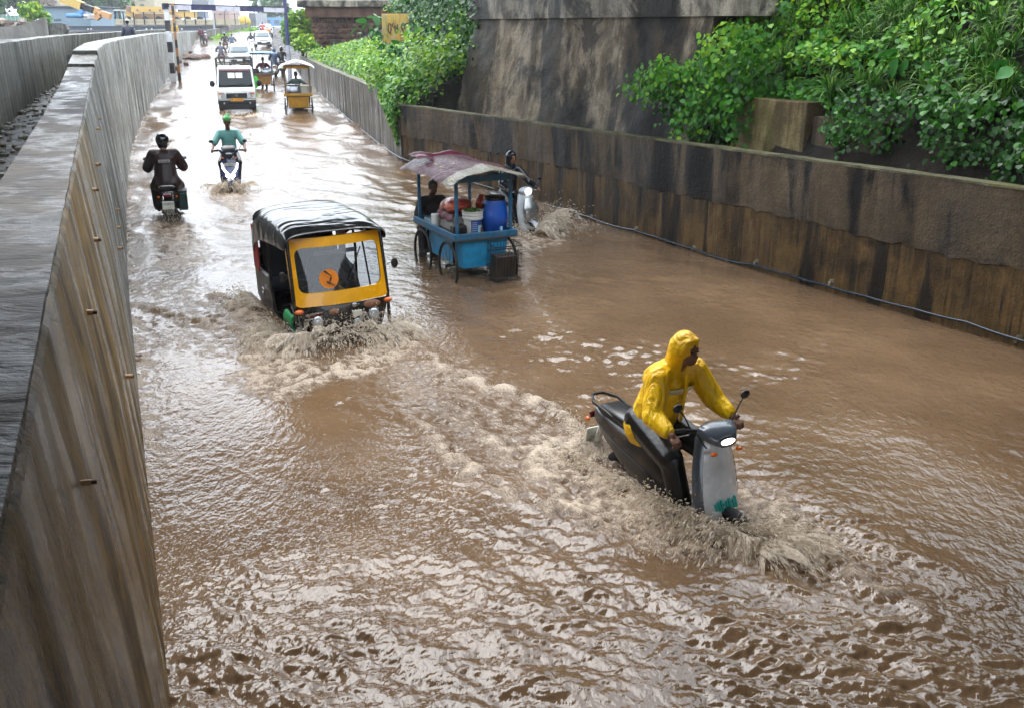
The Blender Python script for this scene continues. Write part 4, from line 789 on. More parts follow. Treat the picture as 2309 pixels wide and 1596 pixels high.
# ------------------------------------------------------------------ yellow raincoat rider and pale fronted scooter
def at_road(x, y, dz=0): return (x, y, zr(y)+dz)
t = NT('yellow_raincoat'); v = t.coord((1, 1, 1), 'obj'); nf = t.noise(v, 3, 5); t.col(t.ramp(nf, [(.35, 'e0a800'), (.65, 'fbcb08')])); t.set(rough=.38, spec=.5); t.bump(t.math('ADD', t.noise(t.coord((1.6, 1.6, .8), 'obj'), 4.5, 3, .5, 1.8), t.math('MULTIPLY', t.noise(v, 22, 3), .1)), .7, .07); M_rain = t.m
M_trous = mk('wet_black_trousers', '0a0a0b', .35, bump=.6, bs=14); M_lightg = mk('pale_grey_panel', 'e6e8ea', .25, coat=.5, dirt=.25); M_slate = mk('slate_grey_panel', '5a636d', .25, coat=.5, dirt=.4); M_teal = mk('teal_marking', '16b3ab', .35); 
YS = (1.37, 7.74); YR = math.radians(-56); loc = at_road(*YS, -.05)
ys = scooter('electric scooter with pale grey front panel ridden by the person in the yellow raincoat', loc, YR, M_grey, M_slate, panel=M_lightg, rx=math.radians(-3), lit=True, plate=None, fender=False)
for k in range(9):
    m = MB(); y = -.105+.026*k; hw = .2; m.box((.628-1.4*y*y, y, .475+.006*(k % 3)), (.012, .016, .055+.02*((k*7) % 3)), rotm(.25, -.2, 0)); m.build('lettering', M_teal, ys)
yp = person('person in bright yellow hooded raincoat and black trousers leaning over scooter handlebars', loc, YR, ride((-.28, .82), (.30, 1.04, .33), (.30, .30, .14), lean=.27, head=(.05, 0)), M_rain, M_trous, hood=True, vox=.011, fine=True, coat=True, hair=False, belly=1.1, bulk=.022)
scale_(ys, yp, k=1.07)
cj = ride((-.28, .82), (.30, 1.04, .33), (.30, .30, .14), lean=.27, head=(.05, 0)); cc = cj['chest']; M_band = mk('reflective_band', 'd8cfae', .35)
m = MB(); m.grid(lambda u, v: cc+Vector((.168*math.cos((u-.5)*2.2)+.016+.03*v, .205*math.sin((u-.5)*2.2), -.02+.045*v)), 14, 2, th=(-.012, 0, 0)); m.build('chest_band', M_band, yp, 80)
m = MB(); m.grid(lambda u, v: cc+Vector((.178+.05*u, (v-.5)*.028, -.26+.40*u)), 10, 2, th=(-.012, 0, 0)); m.build('zip_flap', M_rain, yp, 80)
pk = MB(); pk.box((.30, .12, .98), (.16, .1, .1), rotm(.1, .2, .2)); tag(pk.build('white_pouch', mk('white_plastic_bag', 'cfcfd6', .35, bump=.5, bs=20), None, bevel=.03), 'small white pouch hanging below the pale scooter handlebar', 'pouch'); bpy.data.objects['white_pouch'].location = loc; bpy.data.objects['white_pouch'].rotation_euler = (0, 0, YR)
# ------------------------------------------------------------------ motorcycle seen from behind
M_mar = mk('maroon_jacket', '2a1716', .5, bump=.7, bs=12, var=.3); M_marp = mk('dark_maroon_trousers', '1b1213', .5, bump=.6, bs=12); M_helm = mk('black_helmet', '10141a', .15, coat=.6, bump=0)
ML = at_road(-7.36, 20.9, .06); MR = math.radians(108)
mo = motorcycle('black motorcycle with green side box and white rear number plate, ridden away through flood', ML, MR, mk('black_gloss', '101214', .2, coat=.6), plate=('OD05K', 'A5602'), box=mk('green_pannier', '0f2a26', .4))
mr = person('person in dark maroon jacket and black helmet riding motorcycle away beside the left wall', ML, MR, ride((-.32, .84), (.28, 1.04, .33), (-.02, .30, .2), lean=.1), M_mar, M_marp, helmet=M_helm, vox=.016, belly=1.25, visor=False, bulk=.03)
m = MB(); m.box((-.475, 0, 1.30), (.02, .21, .055), rotm(0, .2, 0)); m.build('reflective_strip', mk('reflective_grey', '9a948e', .5), mr, bevel=.004); 
for k in range(9): m = MB(); m.box((-.4865, -.08+.02*k, 1.298), (.004, .011, .02+.008*((k*5) % 3)), rotm(0, .2, 0)); m.build('lettering', M_ink, mr)
scale_(mo, mr, k=1.1)
# ------------------------------------------------------------------ blue scooter with lit lamps, rider in teal shirt with green bag on the head
M_bl = mk('blue_scooter_paint', '1d2a4a', .2, coat=.7, dirt=.15); M_teals = mk('teal_polo', '6aa8a2', .6, bump=.5, bs=14); M_gbag = mk('green_plastic_bag', '58b35e', .3, bump=.9, bs=18)
BL = at_road(-7.0, 24.5, .05); BR = math.radians(-76)
bs_ = scooter('dark blue scooter with glowing twin front lamps coming through the flood', BL, BR, mk('blue_grey_body', '3a4654', .25, coat=.5), M_bl, lit=False, plate_front=True)
for s in (1, -1):
    m = MB(); m.tube([(.545, s*.165, .78), (.60, s*.15, .68), (.645, s*.09, .60), (.665, s*.05, .56)], [.016, .02, .022, .02], 8); m.build('lamp_strip', E_soft, bs_, 60); m = MB(); m.ell((.668, s*.055, .53), (.02, .05, .045)); m.build('headlamp', E_head, bs_, 80)
m = MB(); m.box((.612, 0, .76), (.012, .22, .055), rotm(0, -.25, 0)); m.build('front_plate', M_plate, bs_); text('OD 02 BK 8133', .032, M_ink, bs_, (.6205, 0, .76), (math.pi/2, 0, math.pi/2))
m = MB(); m.loft([ring((.30, 0, 1.12), (0, 1, 0), (0, 0, 1), .12, .03), ring((.40, 0, 1.10), (0, 1, 0), (0, 0, 1), .16, .05), ring((.5, 0, 1.02), (0, 1, 0), (0, 0, 1), .14, .07), ring((.575, 0, .93), (0, 1, 0), (0, 0, 1), .06, .05)]); m.build('nose_cowl', M_blk, bs_, 60)
def baghat(p, H):
    m = MB(); m.ell(H+Vector((-.01, 0, .075)), (.115, .1, .075)); m.caps(H+Vector((0, 0, .11)), .08, H+Vector((-.01, -.01, .17)), .03); m.caps(H+Vector((0, .04, .15)), .03, H+Vector((-.02, .06, .2)), .015); m.build('plastic_bag_hat', M_gbag, p, remesh=.014)
tp_ = person('person in teal polo shirt with green plastic bag on head riding toward viewer', BL, BR, ride((-.25, .80), (.30, 1.04, .35), (.25, .30, .14), lean=.02), M_teals, M_trous, sleeve='short', hat=baghat, vox=.015, belly=1.1)
scale_(bs_, tp_, k=1.1)
# ------------------------------------------------------------------ auto rickshaw
t = NT('black_canvas_wet'); v = t.coord((1, 1, 1), 'obj'); t.col('0a0b0d'); t.set(rough=.14, spec=.6); t.bump(t.math('ADD', t.noise(t.coord((2.0, .8, 1), 'obj'), 1.3, 2, .5, .8), t.math('MULTIPLY', t.noise(v, 9, 2), .06)), .7, .07); M_canvas = t.m
M_yel2 = mk('auto_yellow', 'efaa06', .25, coat=.5, var=.08, bump=.02); M_blackp = mk('auto_black_paint', '0e0e0f', .25, coat=.4, dirt=.2); M_redc = mk('faded_red_canvas', '9b2a24', .5, bump=.4, bs=25, dirt=.3); M_green = mk('green_cloth', '1f8a4c', .5, bump=.3, bs=15); M_rust = mk('rusty_patch', '8a6145', .7, dirt=.5); M_gseat = mk('slate_seat', '22262f', .45, bump=.2)
t = NT('window_glass'); t.col('10161a'); t.set(rough=.03, spec=.5, ior=1.45); tr = t.n('ShaderNodeBsdfTransparent'); tr.inputs[0].default_value = (.6, .64, .67, 1); gl_ = t.n('ShaderNodeBsdfGlossy'); gl_.inputs['Roughness'].default_value = .03; fr_ = t.n('ShaderNodeFresnel'); fr_.inputs[0].default_value = 1.5; mx = t.n('ShaderNodeMixShader'); t.lk(t.math('ADD', fr_.outputs[0], .03), mx.inputs[0]); t.lk(tr.outputs[0], mx.inputs[1]); t.lk(gl_.outputs[0], mx.inputs[2]); t.lk(mx.outputs[0], t.out.inputs[0]); M_glass = t.m
AH = math.radians(-64); ax, ay = math.cos(AH), math.sin(AH); AC = (-2.16-ax*1.05, 12.2-ay*1.05); AL = at_road(AC[0], AC[1], .0)
au = thing('auto_rickshaw', 'black and yellow three wheeled auto rickshaw throwing up spray, orange round sticker on windscreen', 'auto rickshaw', AL, AH, rx=math.radians(1.5))
def fx(y, z): return 1.12-.11*(2*y/1.28)**2-.17*(z-.8)/.86
def rrect(hw, z0, z1, r, n=6):
    P = []
    for (cy, cz, a0) in ((hw-r, z1-r, 0), (-hw+r, z1-r, 90), (-hw+r, z0+r, 180), (hw-r, z0+r, 270)):
        for k in range(n+1): a = math.radians(a0+90*k/n); P.append((cy+r*math.cos(a), cz+r*math.sin(a)))
    return P
def densify(P, k=3):
    out = []
    for i in range(len(P)):
        a, b = P[i], P[(i+1) % len(P)]
        for j in range(k): out.append((a[0]+(b[0]-a[0])*j/k, a[1]+(b[1]-a[1])*j/k))
    return out
oP = densify(rrect(.645, .80, 1.665, .10)); iP = densify(rrect(.555, .97, 1.545, .10)); m = MB(); n = len(oP)
R = lambda P, d: [Vector((fx(y, z)-d, y, z)) for y, z in P]
m.loft([R(oP, .05), R(oP, 0), R(iP, .0), R(iP, .05), R(oP, .05)], cap=False); m.build('windscreen_frame', M_yel2, au, 40)
m = MB(); m.grid(lambda u, v: Vector((fx((u-.5)*1.14, .96+v*.6)-.03, (u-.5)*1.14, .96+v*.6)), 14, 8); m.build('windscreen', M_glass, au, 180)
m = MB(); m.loft([[Vector((fx(y, z)+d, y, z)) for y, z in [(-.16+.125*math.cos(a)*1.0, 1.13+.125*math.sin(a)) for a in np.linspace(0, 2*math.pi, 28)[:-1]]] for d in (-.026, -.022)]); st = m.build('round_sticker', mk('orange_sticker', 'e8850c', .4, bump=0), au)
for q, (a, b) in enumerate([((-.21, 1.24), (-.12, 1.16)), ((-.13, 1.15), (-.17, 1.06)), ((-.19, 1.10), (-.09, 1.04))]): m = MB(); m.tube([(fx(a[0], a[1])-.016, a[0], a[1]), (fx(b[0], b[1])-.016, b[0], b[1])], [.012, .004], 5); m.build('sticker_mark', M_ink, st)
m = MB(); m.tube([(fx(.2, 1.0)-.015, .05, .99), (fx(.1, 1.4)-.012, .30, 1.5)], .008, 6); m.build('wiper', M_blk, au)
m = MB(); m.tube([(fx(.43, 1.0)-.05, .40, .97), (fx(.4, 1.5)-.05, .36, 1.56)], .012, 6); m.build('screen_bar', M_blk, au)
# nose, fender, bumper
m = MB(); m.loft([[Vector((fx(y, .8)-d0+(.10*(1-(y/.62)**2))*q, y*(1-.18*q), .79-.5*q)) for y in np.linspace(-.62, .62, 13)]+[Vector((fx(y, .8)-.35, y*(1-.18*q), .79-.5*q)) for y in np.linspace(.62, -.62, 13)] for q, d0 in ((0, .01), (.3, .0), (.7, .04), (1, .12))]); m.build('nose_panel', M_blackp, au, 50)
for s, mt in ((1, M_lens), (-1, M_lens)):
    m = MB(); m.ell((fx(.4, .8)+.035, s*.38, .60), (.045, .075, .085)); m.build('headlamp', mt, au, 80); m = MB(); m.ell((fx(.4, .8)-.0, s*.60, .755), (.04, .06, .032)); m.build('indicator', M_orange, au, 80)
m = MB(); m.ell((fx(.02, .8)+.02, .12, .765), (.02, .042, .032)); m.build('badge', M_silver, au, 80)
m = MB(); m.box((fx(.12, .8)+.06, .14, .66), (.02, .12, .09), rotm(0, .08, 0)); m.build('white_notice', M_plate, au, bevel=.01); m = MB(); m.ell((fx(.12, .8)+.06, .13, .55), (.015, .045, .045)); m.build('fog_lamp', M_lens, au, 80)
m = MB(); m.ell((fx(.4, .8)+.01, .36, .735), (.03, .13, .055)); m.build('rust_patch', M_rust, au, 80); m = MB(); m.ell((fx(.2, .8)+.02, -.16, .71), (.03, .07, .045)); m.build('rust_patch', M_rust, au, 80)
for k in range(2): m = MB(); m.box((fx(.4, .8)+.04, -.42, .72-.06*k), (.02, .22, .022), rotm(.05, 0, .12)); m.build('chrome_strip', M_silver, au)
m = MB(); m.box((fx(.4, .8)+.035, -.42, .69), (.02, .2, .022)); m.build('red_reflector', M_tail, au)
m = MB(); m.grid(lambda u, v: Vector((1.02+.27*math.cos(.1+u*2.6), (v-.5)*.2, .24+.27*math.sin(.1+u*2.6))), 10, 4, th=(0, 0, -.012)); m.build('front_mudguard', M_blackp, au, 60)
wheel(au, (1.0, 0, .22), .22, .10); wheel(au, (-.85, .56, .22), .22, .11); wheel(au, (-.85, -.56, .22), .22, .11)
# floor, sides, engine hump, seats
m = MB(); m.box((.05, 0, .34), (2.2, 1.2, .06)); m.build('floor', M_blackp, au, bevel=.01)
for s in (1, -1):
    m = MB(); m.loft([[(x, s*.60, .3), (x, s*.645, .45), (x, s*.645, .88 if x < -.45 else .6), (x, s*.61, .90 if x < -.45 else .6), (x, s*.58, .3)] for x in (-1.3, -.9, -.5, -.3)]); m.build('side_panel', mk('grey_black_side', '232122', .35, dirt=.4), au, 40)
    m = MB(); m.box((-1.10, s*.645, 1.18), (.34, .02, .66), rotm(0, .08, 0)); m.build('red_side_curtain', M_redc, au, bevel=.008)
    m = MB(); m.tube([(1.02, s*.62, .35), (.99, s*.63, .85), (.86, s*.62, 1.64)], .024, 8); m.build('front_pillar', M_blackp, au, 60); m = MB(); m.tube([(-.38, s*.62, .6), (-.36, s*.63, 1.2), (-.36, s*.6, 1.66)], .02, 8); m.build('side_post', M_blackp, au, 60)
    m = MB(); m.torus((-.85, s*.65, .60), .05, .012, 'Y', 14, 6); m.build('fuel_cap', M_silver, au, 60)
    m = MB(); m.ell((-.55, s*.655, .72), (.12, .01, .03)); m.build('side_trim', M_silver, au, 60)
m = MB(); m.box((-1.28, 0, .72), (.06, 1.24, .84)); m.build('rear_panel', M_blackp, au, bevel=.03); m = MB(); m.box((-1.25, 0, 1.32), (.03, 1.1, .44)); m.build('rear_curtain', M_canvas, au)
m = MB(); m.box((-.98, 0, .65), (.42, 1.12, .14)); m.build('bench_seat', M_gseat, au, bevel=.04); m = MB(); m.box((-1.17, 0, .98), (.10, 1.1, .58), rotm(0, -.15, 0)); m.build('bench_backrest', M_gseat, au, bevel=.05)
m = MB(); m.box((.12, 0, .62), (.34, .8, .12)); m.build('driver_seat', M_gseat, au, bevel=.04); m = MB(); m.box((-.08, .12, .98), (.07, .52, .5), rotm(0, -.1, 0)); m.build('driver_backrest', M_gseat, au, bevel=.04)
m = MB(); m.tube([(.62, .3, .98), (.66, .12, 1.02), (.7, 0, 1.0), (.66, -.12, 1.02), (.62, -.3, .98)], .014, 8); m.tube([(.7, 0, 1.0), (.88, 0, .5)], .025, 8); m.build('handlebar', M_dm, au, 60)
m = MB(); m.grid(lambda u, v: Vector((.50+.42*u, -.655-.035*math.sin(math.pi*v), .66-.16*v-.05*(2*u-1)**2*v+.01*math.sin(u*9))), 8, 6, th=(0, .03, 0)); m.build('green_cloth', M_green, au, 80)
mirror(au, (.98, -.62, 1.2), (1.0, -.75, 1.22), (.02, .05, .07)); mirror(au, (.98, .62, 1.2), (1.0, .75, 1.22), (.02, .05, .07))
# canvas hood: sections along x
def hood(x, top, hw, drop):
    P = []
    for k in range(25):
        a = math.pi*k/24; y = math.cos(a); zz = math.sin(a); yy = math.copysign(abs(y)**.42, y)*hw; z = drop+(top-drop)*abs(zz)**.5; P.append(Vector((x, yy, z+.010*math.sin(k*.4+x*5)*math.sin(x*3+1)+.004*math.sin(k*.7-x*7))))
    return P
HS = [(.97, 1.715, .66, 1.55), (.80, 1.755, .665, 1.52), (.45, 1.80, .67, 1.50), (.1, 1.815, .67, 1.47), (-.36, 1.80, .67, 1.42), (-.75, 1.81, .67, 1.36), (-1.05, 1.79, .665, 1.22), (-1.25, 1.69, .65, 1.05), (-1.33, 1.5, .62, 1.0)]
m = MB(); m.loft([hood(*h) for h in HS], cap=False, closed=False); n0 = len(m.v); 
o = m.build('canvas_hood', M_canvas, au, 70); sd = o.modifiers.new('solid', 'SOLIDIFY'); sd.thickness = .018; sd.offset = -1; o.modifiers.new('s', 'SUBSURF').render_levels = 1
for x_ in (.45, -.36, -1.0): m = MB(); m.tube([hood(x_, float(np.interp(-x_, [-.97, -.45, .36, 1.05], [1.70, 1.79, 1.79, 1.77])), .655, 1.5)[k] for k in range(1, 24)], .016, 6); m.build('hood_hoop', M_dm, au, 60)
m = MB(); m.box((.9, -.02, 1.45), (.03, .55, .05), rotm(0, 0, 0)); m.build('sun_strip', mk('pale_strip', 'a9adb0', .4), au); 
dl = Vector(AL)+Vector((ax*.0, ay*.0, 0))
ap = person('person driving the auto rickshaw in dark hooded jacket, hands on its handlebar', AL, AH, {**ride((.16, .66), (.62, 1.0, .26), (.62, .36, .16), lean=.1)}, mk('dark_jacket', '15181d', .4, bump=.5, bs=14), M_trous, hood=True, vox=.018, hair=False, skin=M_skind)
scale_(au, ap, k=.99)
# ------------------------------------------------------------------ vendors' carts
M_wood = mk('old_wood', '5a4632', .7, bump=.4, bs=30, dirt=.4); M_cyan = mk('cart_blue_paint', '1a8fc0', .4, var=.25, scale=9, bump=.2, dirt=.3); M_cyd = mk('cart_blue_worn', '1a5f80', .5, var=.35, scale=11, bump=.3, dirt=.5); M_alu = mk('aluminium_pot', '9a9da3', .3, .85); M_cyc = mk('cycle_rim', '2a2522', .5, .6)
def tarp_mat(name, c1, c2, thr, rough=.15):
    t = NT(name); v = t.coord((1, 1, 1), 'obj'); t.col(t.mix(t.ramp(t.noise(v, 2.2, 3), [(thr, 0.), (thr+.04, 1.)]), c1, c2)); t.set(rough=rough, spec=.9, coat=.6); t.bump(t.math('ADD', t.noise(v, 7, 4, .6, 1.5), t.math('MULTIPLY', t.noise(v, 19, 3, .6, 1), .4)), 1., .09); return t.m
def cart(label, loc, rz, paint, frame, canopy, L=1.7, W=1.05, wr=.36, zt=.92, top=2.0, bodyh=.42, name='vendor_cart', sag=.05, overhang=(.18, .15), group=None, peak=.28, wheels=4, post=None, spokes=14, flat=False, rot=(0, 0)):
    t_ = thing(name, label, 'cart', loc, rz, group, rx=rot[0]); hl, hw = L/2, W/2
    m = MB(); m.loft([[(-hl+.12, -hw+.14, zt-.05), (hl-.05, -hw+.14, zt-.05), (hl-.05, hw-.14, zt-.05), (-hl+.12, hw-.14, zt-.05)], [(-hl+.22, -hw+.18, zt-bodyh), (hl-.1, -hw+.18, zt-bodyh), (hl-.1, hw-.18, zt-bodyh), (-hl+.22, hw-.18, zt-bodyh)]]); m.build('cart_body', paint, t_, bevel=.012)
    m = MB(); m.box((0, 0, zt-.02), (L, W, .035)); m.build('tray', M_wood, t_, bevel=.006)
    for (c, d) in (((0, hw-.02, zt+.03), (L+.04, .05, .10)), ((0, -hw+.02, zt+.03), (L+.04, .05, .10)), ((hl-.02, 0, zt+.03), (.05, W-.05, .10)), ((-hl+.02, 0, zt+.03), (.05, W-.05, .10))): m = MB(); m.box(c, d); m.build('tray_edge', frame, t_, bevel=.01)
    for sx in (-1, 1):
        for s in (-1, 1):
            m = MB(); m.box((sx*(hl-.09), s*(hw-.075), zt+(top-zt)/2), (.05, .05, top-zt)); m.build('post', post or frame, t_, bevel=.008)
            c = (sx*(hl-.34), s*(hw-.02), wr); o = wheel(t_, c, wr, .045, spokes, M_cyc); m = MB(); m.tube([(c[0], s*(hw-.12), wr), (c[0], s*(hw-.12), zt-.05)], .02, 6); m.build('wheel_fork', M_dm, t_)
        m = MB(); m.cyl((sx*(hl-.34), -hw, wr), (sx*(hl-.34), hw, wr), .018, .018, 8); m.build('axle', M_dm, t_)
    for s in (-1, 1): m = MB(); m.box((0, s*(hw-.075), top-.02), (L-.1, .045, .06)); m.build('canopy_rail', frame, t_, bevel=.006)
    for sx in (-1, 1): m = MB(); m.box((sx*(hl-.09), 0, top+.015), (.045, W-.1, .10)); m.build('canopy_beam', frame, t_, bevel=.006)
    m = MB(); m.tube([(-hl, -.3, zt-.05), (-hl-.25, -.3, zt+.02), (-hl-.25, .3, zt+.02), (-hl, .3, zt-.05)], .018, 8); m.build('push_handle', M_dm, t_, 60)
    ox, oy = overhang
    def cf(u, v):
        x = (u-.5)*(L+2*ox); y = (v-.5)*(W+2*oy); r = abs(v-.5)*2; z = top+.075+peak*(1-r**1.3)*(1 if not flat else .3)-sag*(math.sin(u*9+1)**2)*.6*(r > .6)-.05*max(0, r-.8)*5+.009*math.sin(u*13+v*7)+.008*math.sin(u*5-v*17)
        return (x, y, z-.05*(abs(u-.5)*2)**3)
    m = MB(); m.grid(cf, 28, 20, th=(0, 0, -.008)); m.build('canopy', canopy, t_, 80); return t_
CH = math.radians(-64); CL = (-.80, 16.0, zr(16)+.14)
t = NT('maroon_foil_tarp'); v = t.coord((1, 1, 1), 'obj'); sp_ = t.n('ShaderNodeSeparateXYZ'); t.lk(v, sp_.inputs[0]); edge = t.math('ADD', sp_.outputs[0], t.math('MULTIPLY', t.noise(v, 3, 3), .3)); c = t.mix(t.ramp(edge, [(.90, 0.), (.92, 1.)]), '4a0f26', '8a8474'); c = t.mix(t.ramp(t.noise(v, 6, 2), [(.68, 0.), (.70, .8)]), c, 'b98a1e'); t.col(c); t.set(rough=.18, spec=.3, coat=0.); t.bump(t.math('ADD', t.noise(v, 6, 4, .6, 2), t.math('MULTIPLY', t.noise(v, 17, 3, .6, 1), .5)), 1., .11); M_tarp = t.m
bc = cart('bright blue vendor handcart under a shiny maroon tarpaulin roof', CL, CH, M_cyan, M_cyd, M_tarp, L=1.8, W=1.08, wr=.40, zt=.88, top=1.78, bodyh=.5, peak=.16, overhang=(.24, .16), spokes=16)
m = MB(); m.grid(lambda u, v: (-.98+.5*u, -.6+1.1*v, 1.96+.05*math.sin(u*3+v*3)+.03*math.sin(v*11)+.02*math.sin(u*9)), 8, 10, th=(0, 0, -.008)); m.build('folded_tarp', mk('maroon_cloth', '4a0820', .35, bump=.6, bs=9), bc, 80)
def oncart(x, y, z): c, s = math.cos(CH), math.sin(CH); return (CL[0]+c*x-s*y, CL[1]+s*x+c*y, CL[2]+z)
def item(name, label, cat, x, y, z, rz=0): return thing(name, label, cat, oncart(x, y, z), CH+rz)
ZT = .885
b = item('water_drum', 'tall blue plastic drum with black lid and tap on the blue cart', 'drum', .62, .28, ZT); m = MB(); m.lathe([(.165, 0), (.19, .03), (.205, .16), (.21, .165), (.21, .30), (.205, .31), (.19, .44), (.165, .52), (.15, .545)], n=28); m.build('barrel', mk('blue_drum_plastic', '0d4fae', .35, var=.1, bump=.03), b, 50); m = MB(); m.lathe([(.16, .53), (.168, .535), (.168, .575), (.15, .59)], n=28); m.build('lid', M_blk, b, 40)
m = MB(); m.tube([(.2, 0, .09), (.25, 0, .10)], .016, 8); m.tube([(.245, 0, .135), (.245, 0, .03)], [.022, .014], 8); m.build('tap', mk('pale_tap', 'a8d4e6', .3), b, 60)
for s in (1, -1): m = MB(); m.torus((0, s*.2, .44), .03, .01, 'Y', 12, 6); m.build('handle', M_blk, b)
b = item('bucket', 'white plastic bucket of green leaves with blue printed label on the blue cart', 'bucket', .60, -.10, ZT, .3); m = MB(); m.lathe([(.13, 0), (.145, .25), (.165, .255), (.168, .28), (.16, .30), (.17, .315), (.17, .335), (.163, .345), (.172, .36), (.172, .38), (.155, .38), (.15, .3), (.13, .02)], n=28); m.build('shell', mk('white_bucket', 'd2d2cc', .35, var=.06), b, 40)
def band(name, mat, a0, a1, z0, z1, dr): 
    m = MB(); m.grid(lambda u, v: ((.131+dr+.06*(z0+(z1-z0)*v))*math.cos(a0+(a1-a0)*u), (.131+dr+.06*(z0+(z1-z0)*v))*math.sin(a0+(a1-a0)*u), z0+(z1-z0)*v), 12, 2); return m.build(name, mat, b, 180)
band('label_blue', mk('label_blue', '24488f', .4), -.9, .9, .02, .24, .002); band('label_pale', mk('label_cyan', 'a9d7e0', .4), -.1, .7, .03, .16, .004); band('label_red', mk('label_red', 'b5485a', .4), .35, .68, .04, .12, .006)
for k in range(6): band('label_line', mk('label_white', '9fb0d2', .4), -.8, -.2, .04+.032*k, .052+.032*k, .005)
P = rng.uniform(-.1, .1, (90, 3))*np.array([1, 1, .3])+np.array([0, 0, .36]); leaves('leaf_bunch', P, np.tile(np.array([0, 0, 1.]), (90, 1)), .07, ML_lime, shape=(OV, OF), val=np.full(90, .45), parent=b)
def sack(name, label, x, y, z, d, mat, rz=0, n=3, cat='sack'):
    m = MB(); m.ell((0, 0, d[2]/2), (d[0]/2, d[1]/2, d[2]/2), n=18, m=10)
    for k in range(n): m.ell((random.uniform(-.3, .3)*d[0], random.uniform(-.3, .3)*d[1], d[2]*random.uniform(.4, .6)), (d[0]*.28, d[1]*.28, d[2]*.45), n=12, m=8)
    o = m.build(name, mat, None, remesh=.02); o.location = oncart(x, y, z); o.rotation_euler = (0, 0, CH+rz); return tag(o, label, cat)
M_orb = tarp_mat('orange_sack', 'd8400f', 'd9653a', .58, .3)
c = item('crate', 'pale storage box with maroon cover under the orange sack', 'box', .05, -.1, ZT); m = MB(); m.box((0, 0, .13), (.62, .5, .26)); m.build('box_shell', mk('pale_box', '9a9690', .5), c, bevel=.03); m = MB(); m.grid(lambda u, v: ((u-.5)*.66, (v-.5)*.56, .28-.10*max(0, abs(v-.5)*2-.85)*6+.012*math.sin(u*15)), 14, 14, th=(0, 0, -.012)); m.build('cloth_cover', mk('maroon_check', '5a2026', .6, bump=.4, bs=15), c, 80)
sack('sack', 'bulging orange plastic sack on the blue cart', .05, -.12, ZT+.28, (.6, .46, .24), M_orb); sack('sack', 'pinkish clear sack behind the orange one on the blue cart', -.32, -.05, ZT+.06, (.42, .5, .40), mk('pink_sack', 'a06a55', .25, bump=.8, bs=10)); sack('sack', 'small orange bag knotted upright beside the bulging orange sack', .16, .25, ZT+.22, (.2, .2, .34), M_orb, .5, 1)
b = item('black_box', 'small black plastic box at the front corner of the blue cart', 'box', .72, -.40, ZT); m = MB(); m.box((0, 0, .1), (.2, .24, .2), taper=.94); m.build('box_body', M_blk, b, bevel=.03)
b = item('jar', 'white lidded jar at the rear corner of the blue cart', 'jar', -.18, -.43, ZT); m = MB(); m.lathe([(.06, 0), (.065, .02), (.065, .17), (.06, .18)], n=20); m.build('jar_body', mk('jar_white', 'c9c9c4', .4), b, 40); m = MB(); m.lathe([(.068, .18), (.068, .22), (.06, .225)], n=20); m.build('lid', M_white, b, 40)
b = item('tray_box', 'flat clear box beside the white jar on the blue cart', 'box', -.48, -.34, ZT); m = MB(); m.box((0, 0, .05), (.3, .24, .1)); m.build('box_body', mk('clear_box', '8b9a9e', .15), b, bevel=.01)
b = item('white_carton', 'white carton on the blue cart beside the drum', 'carton', .28, .36, ZT); m = MB(); m.box((0, 0, .16), (.26, .22, .32)); m.build('carton_body', M_white, b, bevel=.01)
# wire crate slung on the front of the cart
cr = item('wire_crate', 'black wire mesh crate slung on the front of the blue cart', 'crate', 1.06, .22, .24, 0); cr.rotation_euler[1] = .10
for (c, d) in [((0, 0, z), (.30, .46, .02)) for z in (0, .2, .42, .56)]:
    m = MB(); hx, hy = d[0]/2, d[1]/2; m.tube([(-hx, -hy, c[2]), (hx, -hy, c[2]), (hx, hy, c[2]), (-hx, hy, c[2]), (-hx, -hy, c[2])], .008, 5); m.build('hoop', M_dm, cr)
for k in range(9): y = -.23+.0575*k; m = MB(); m.tube([(-.15, y, .56), (-.15, y, 0), (.15, y, 0), (.15, y, .56)], .004, 4); m.build('wire', M_dm, cr)
for k in range(7): x = -.15+.05*k; m = MB(); m.tube([(x, -.23, .56), (x, -.23, 0), (x, .23, 0), (x, .23, .56)], .004, 4); m.build('wire', M_dm, cr)
m = MB(); m.box((-.02, 0, .2), (.2, .36, .36)); m.build('crate_liner', mk('crate_dark_liner', '2f2822', .5, bump=.6, bs=20, dirt=.5), cr, bevel=.02)
M_dt = mk('dark_tshirt', '1a1310', .6, bump=.5, bs=13)
vp = oncart(-1.12, -.2, 0); CF = CH
person('person in dark T-shirt pushing the blue handcart from behind', (vp[0], vp[1], zr(17)-.02), CH, stand({'L': (.5, .5, 1.1), 'R': (.30, -.25, .92)}, lean=.2), M_dt, mk('dark_shorts', '1c1b20', .5), sleeve='short', vox=.014, skin=M_skind)
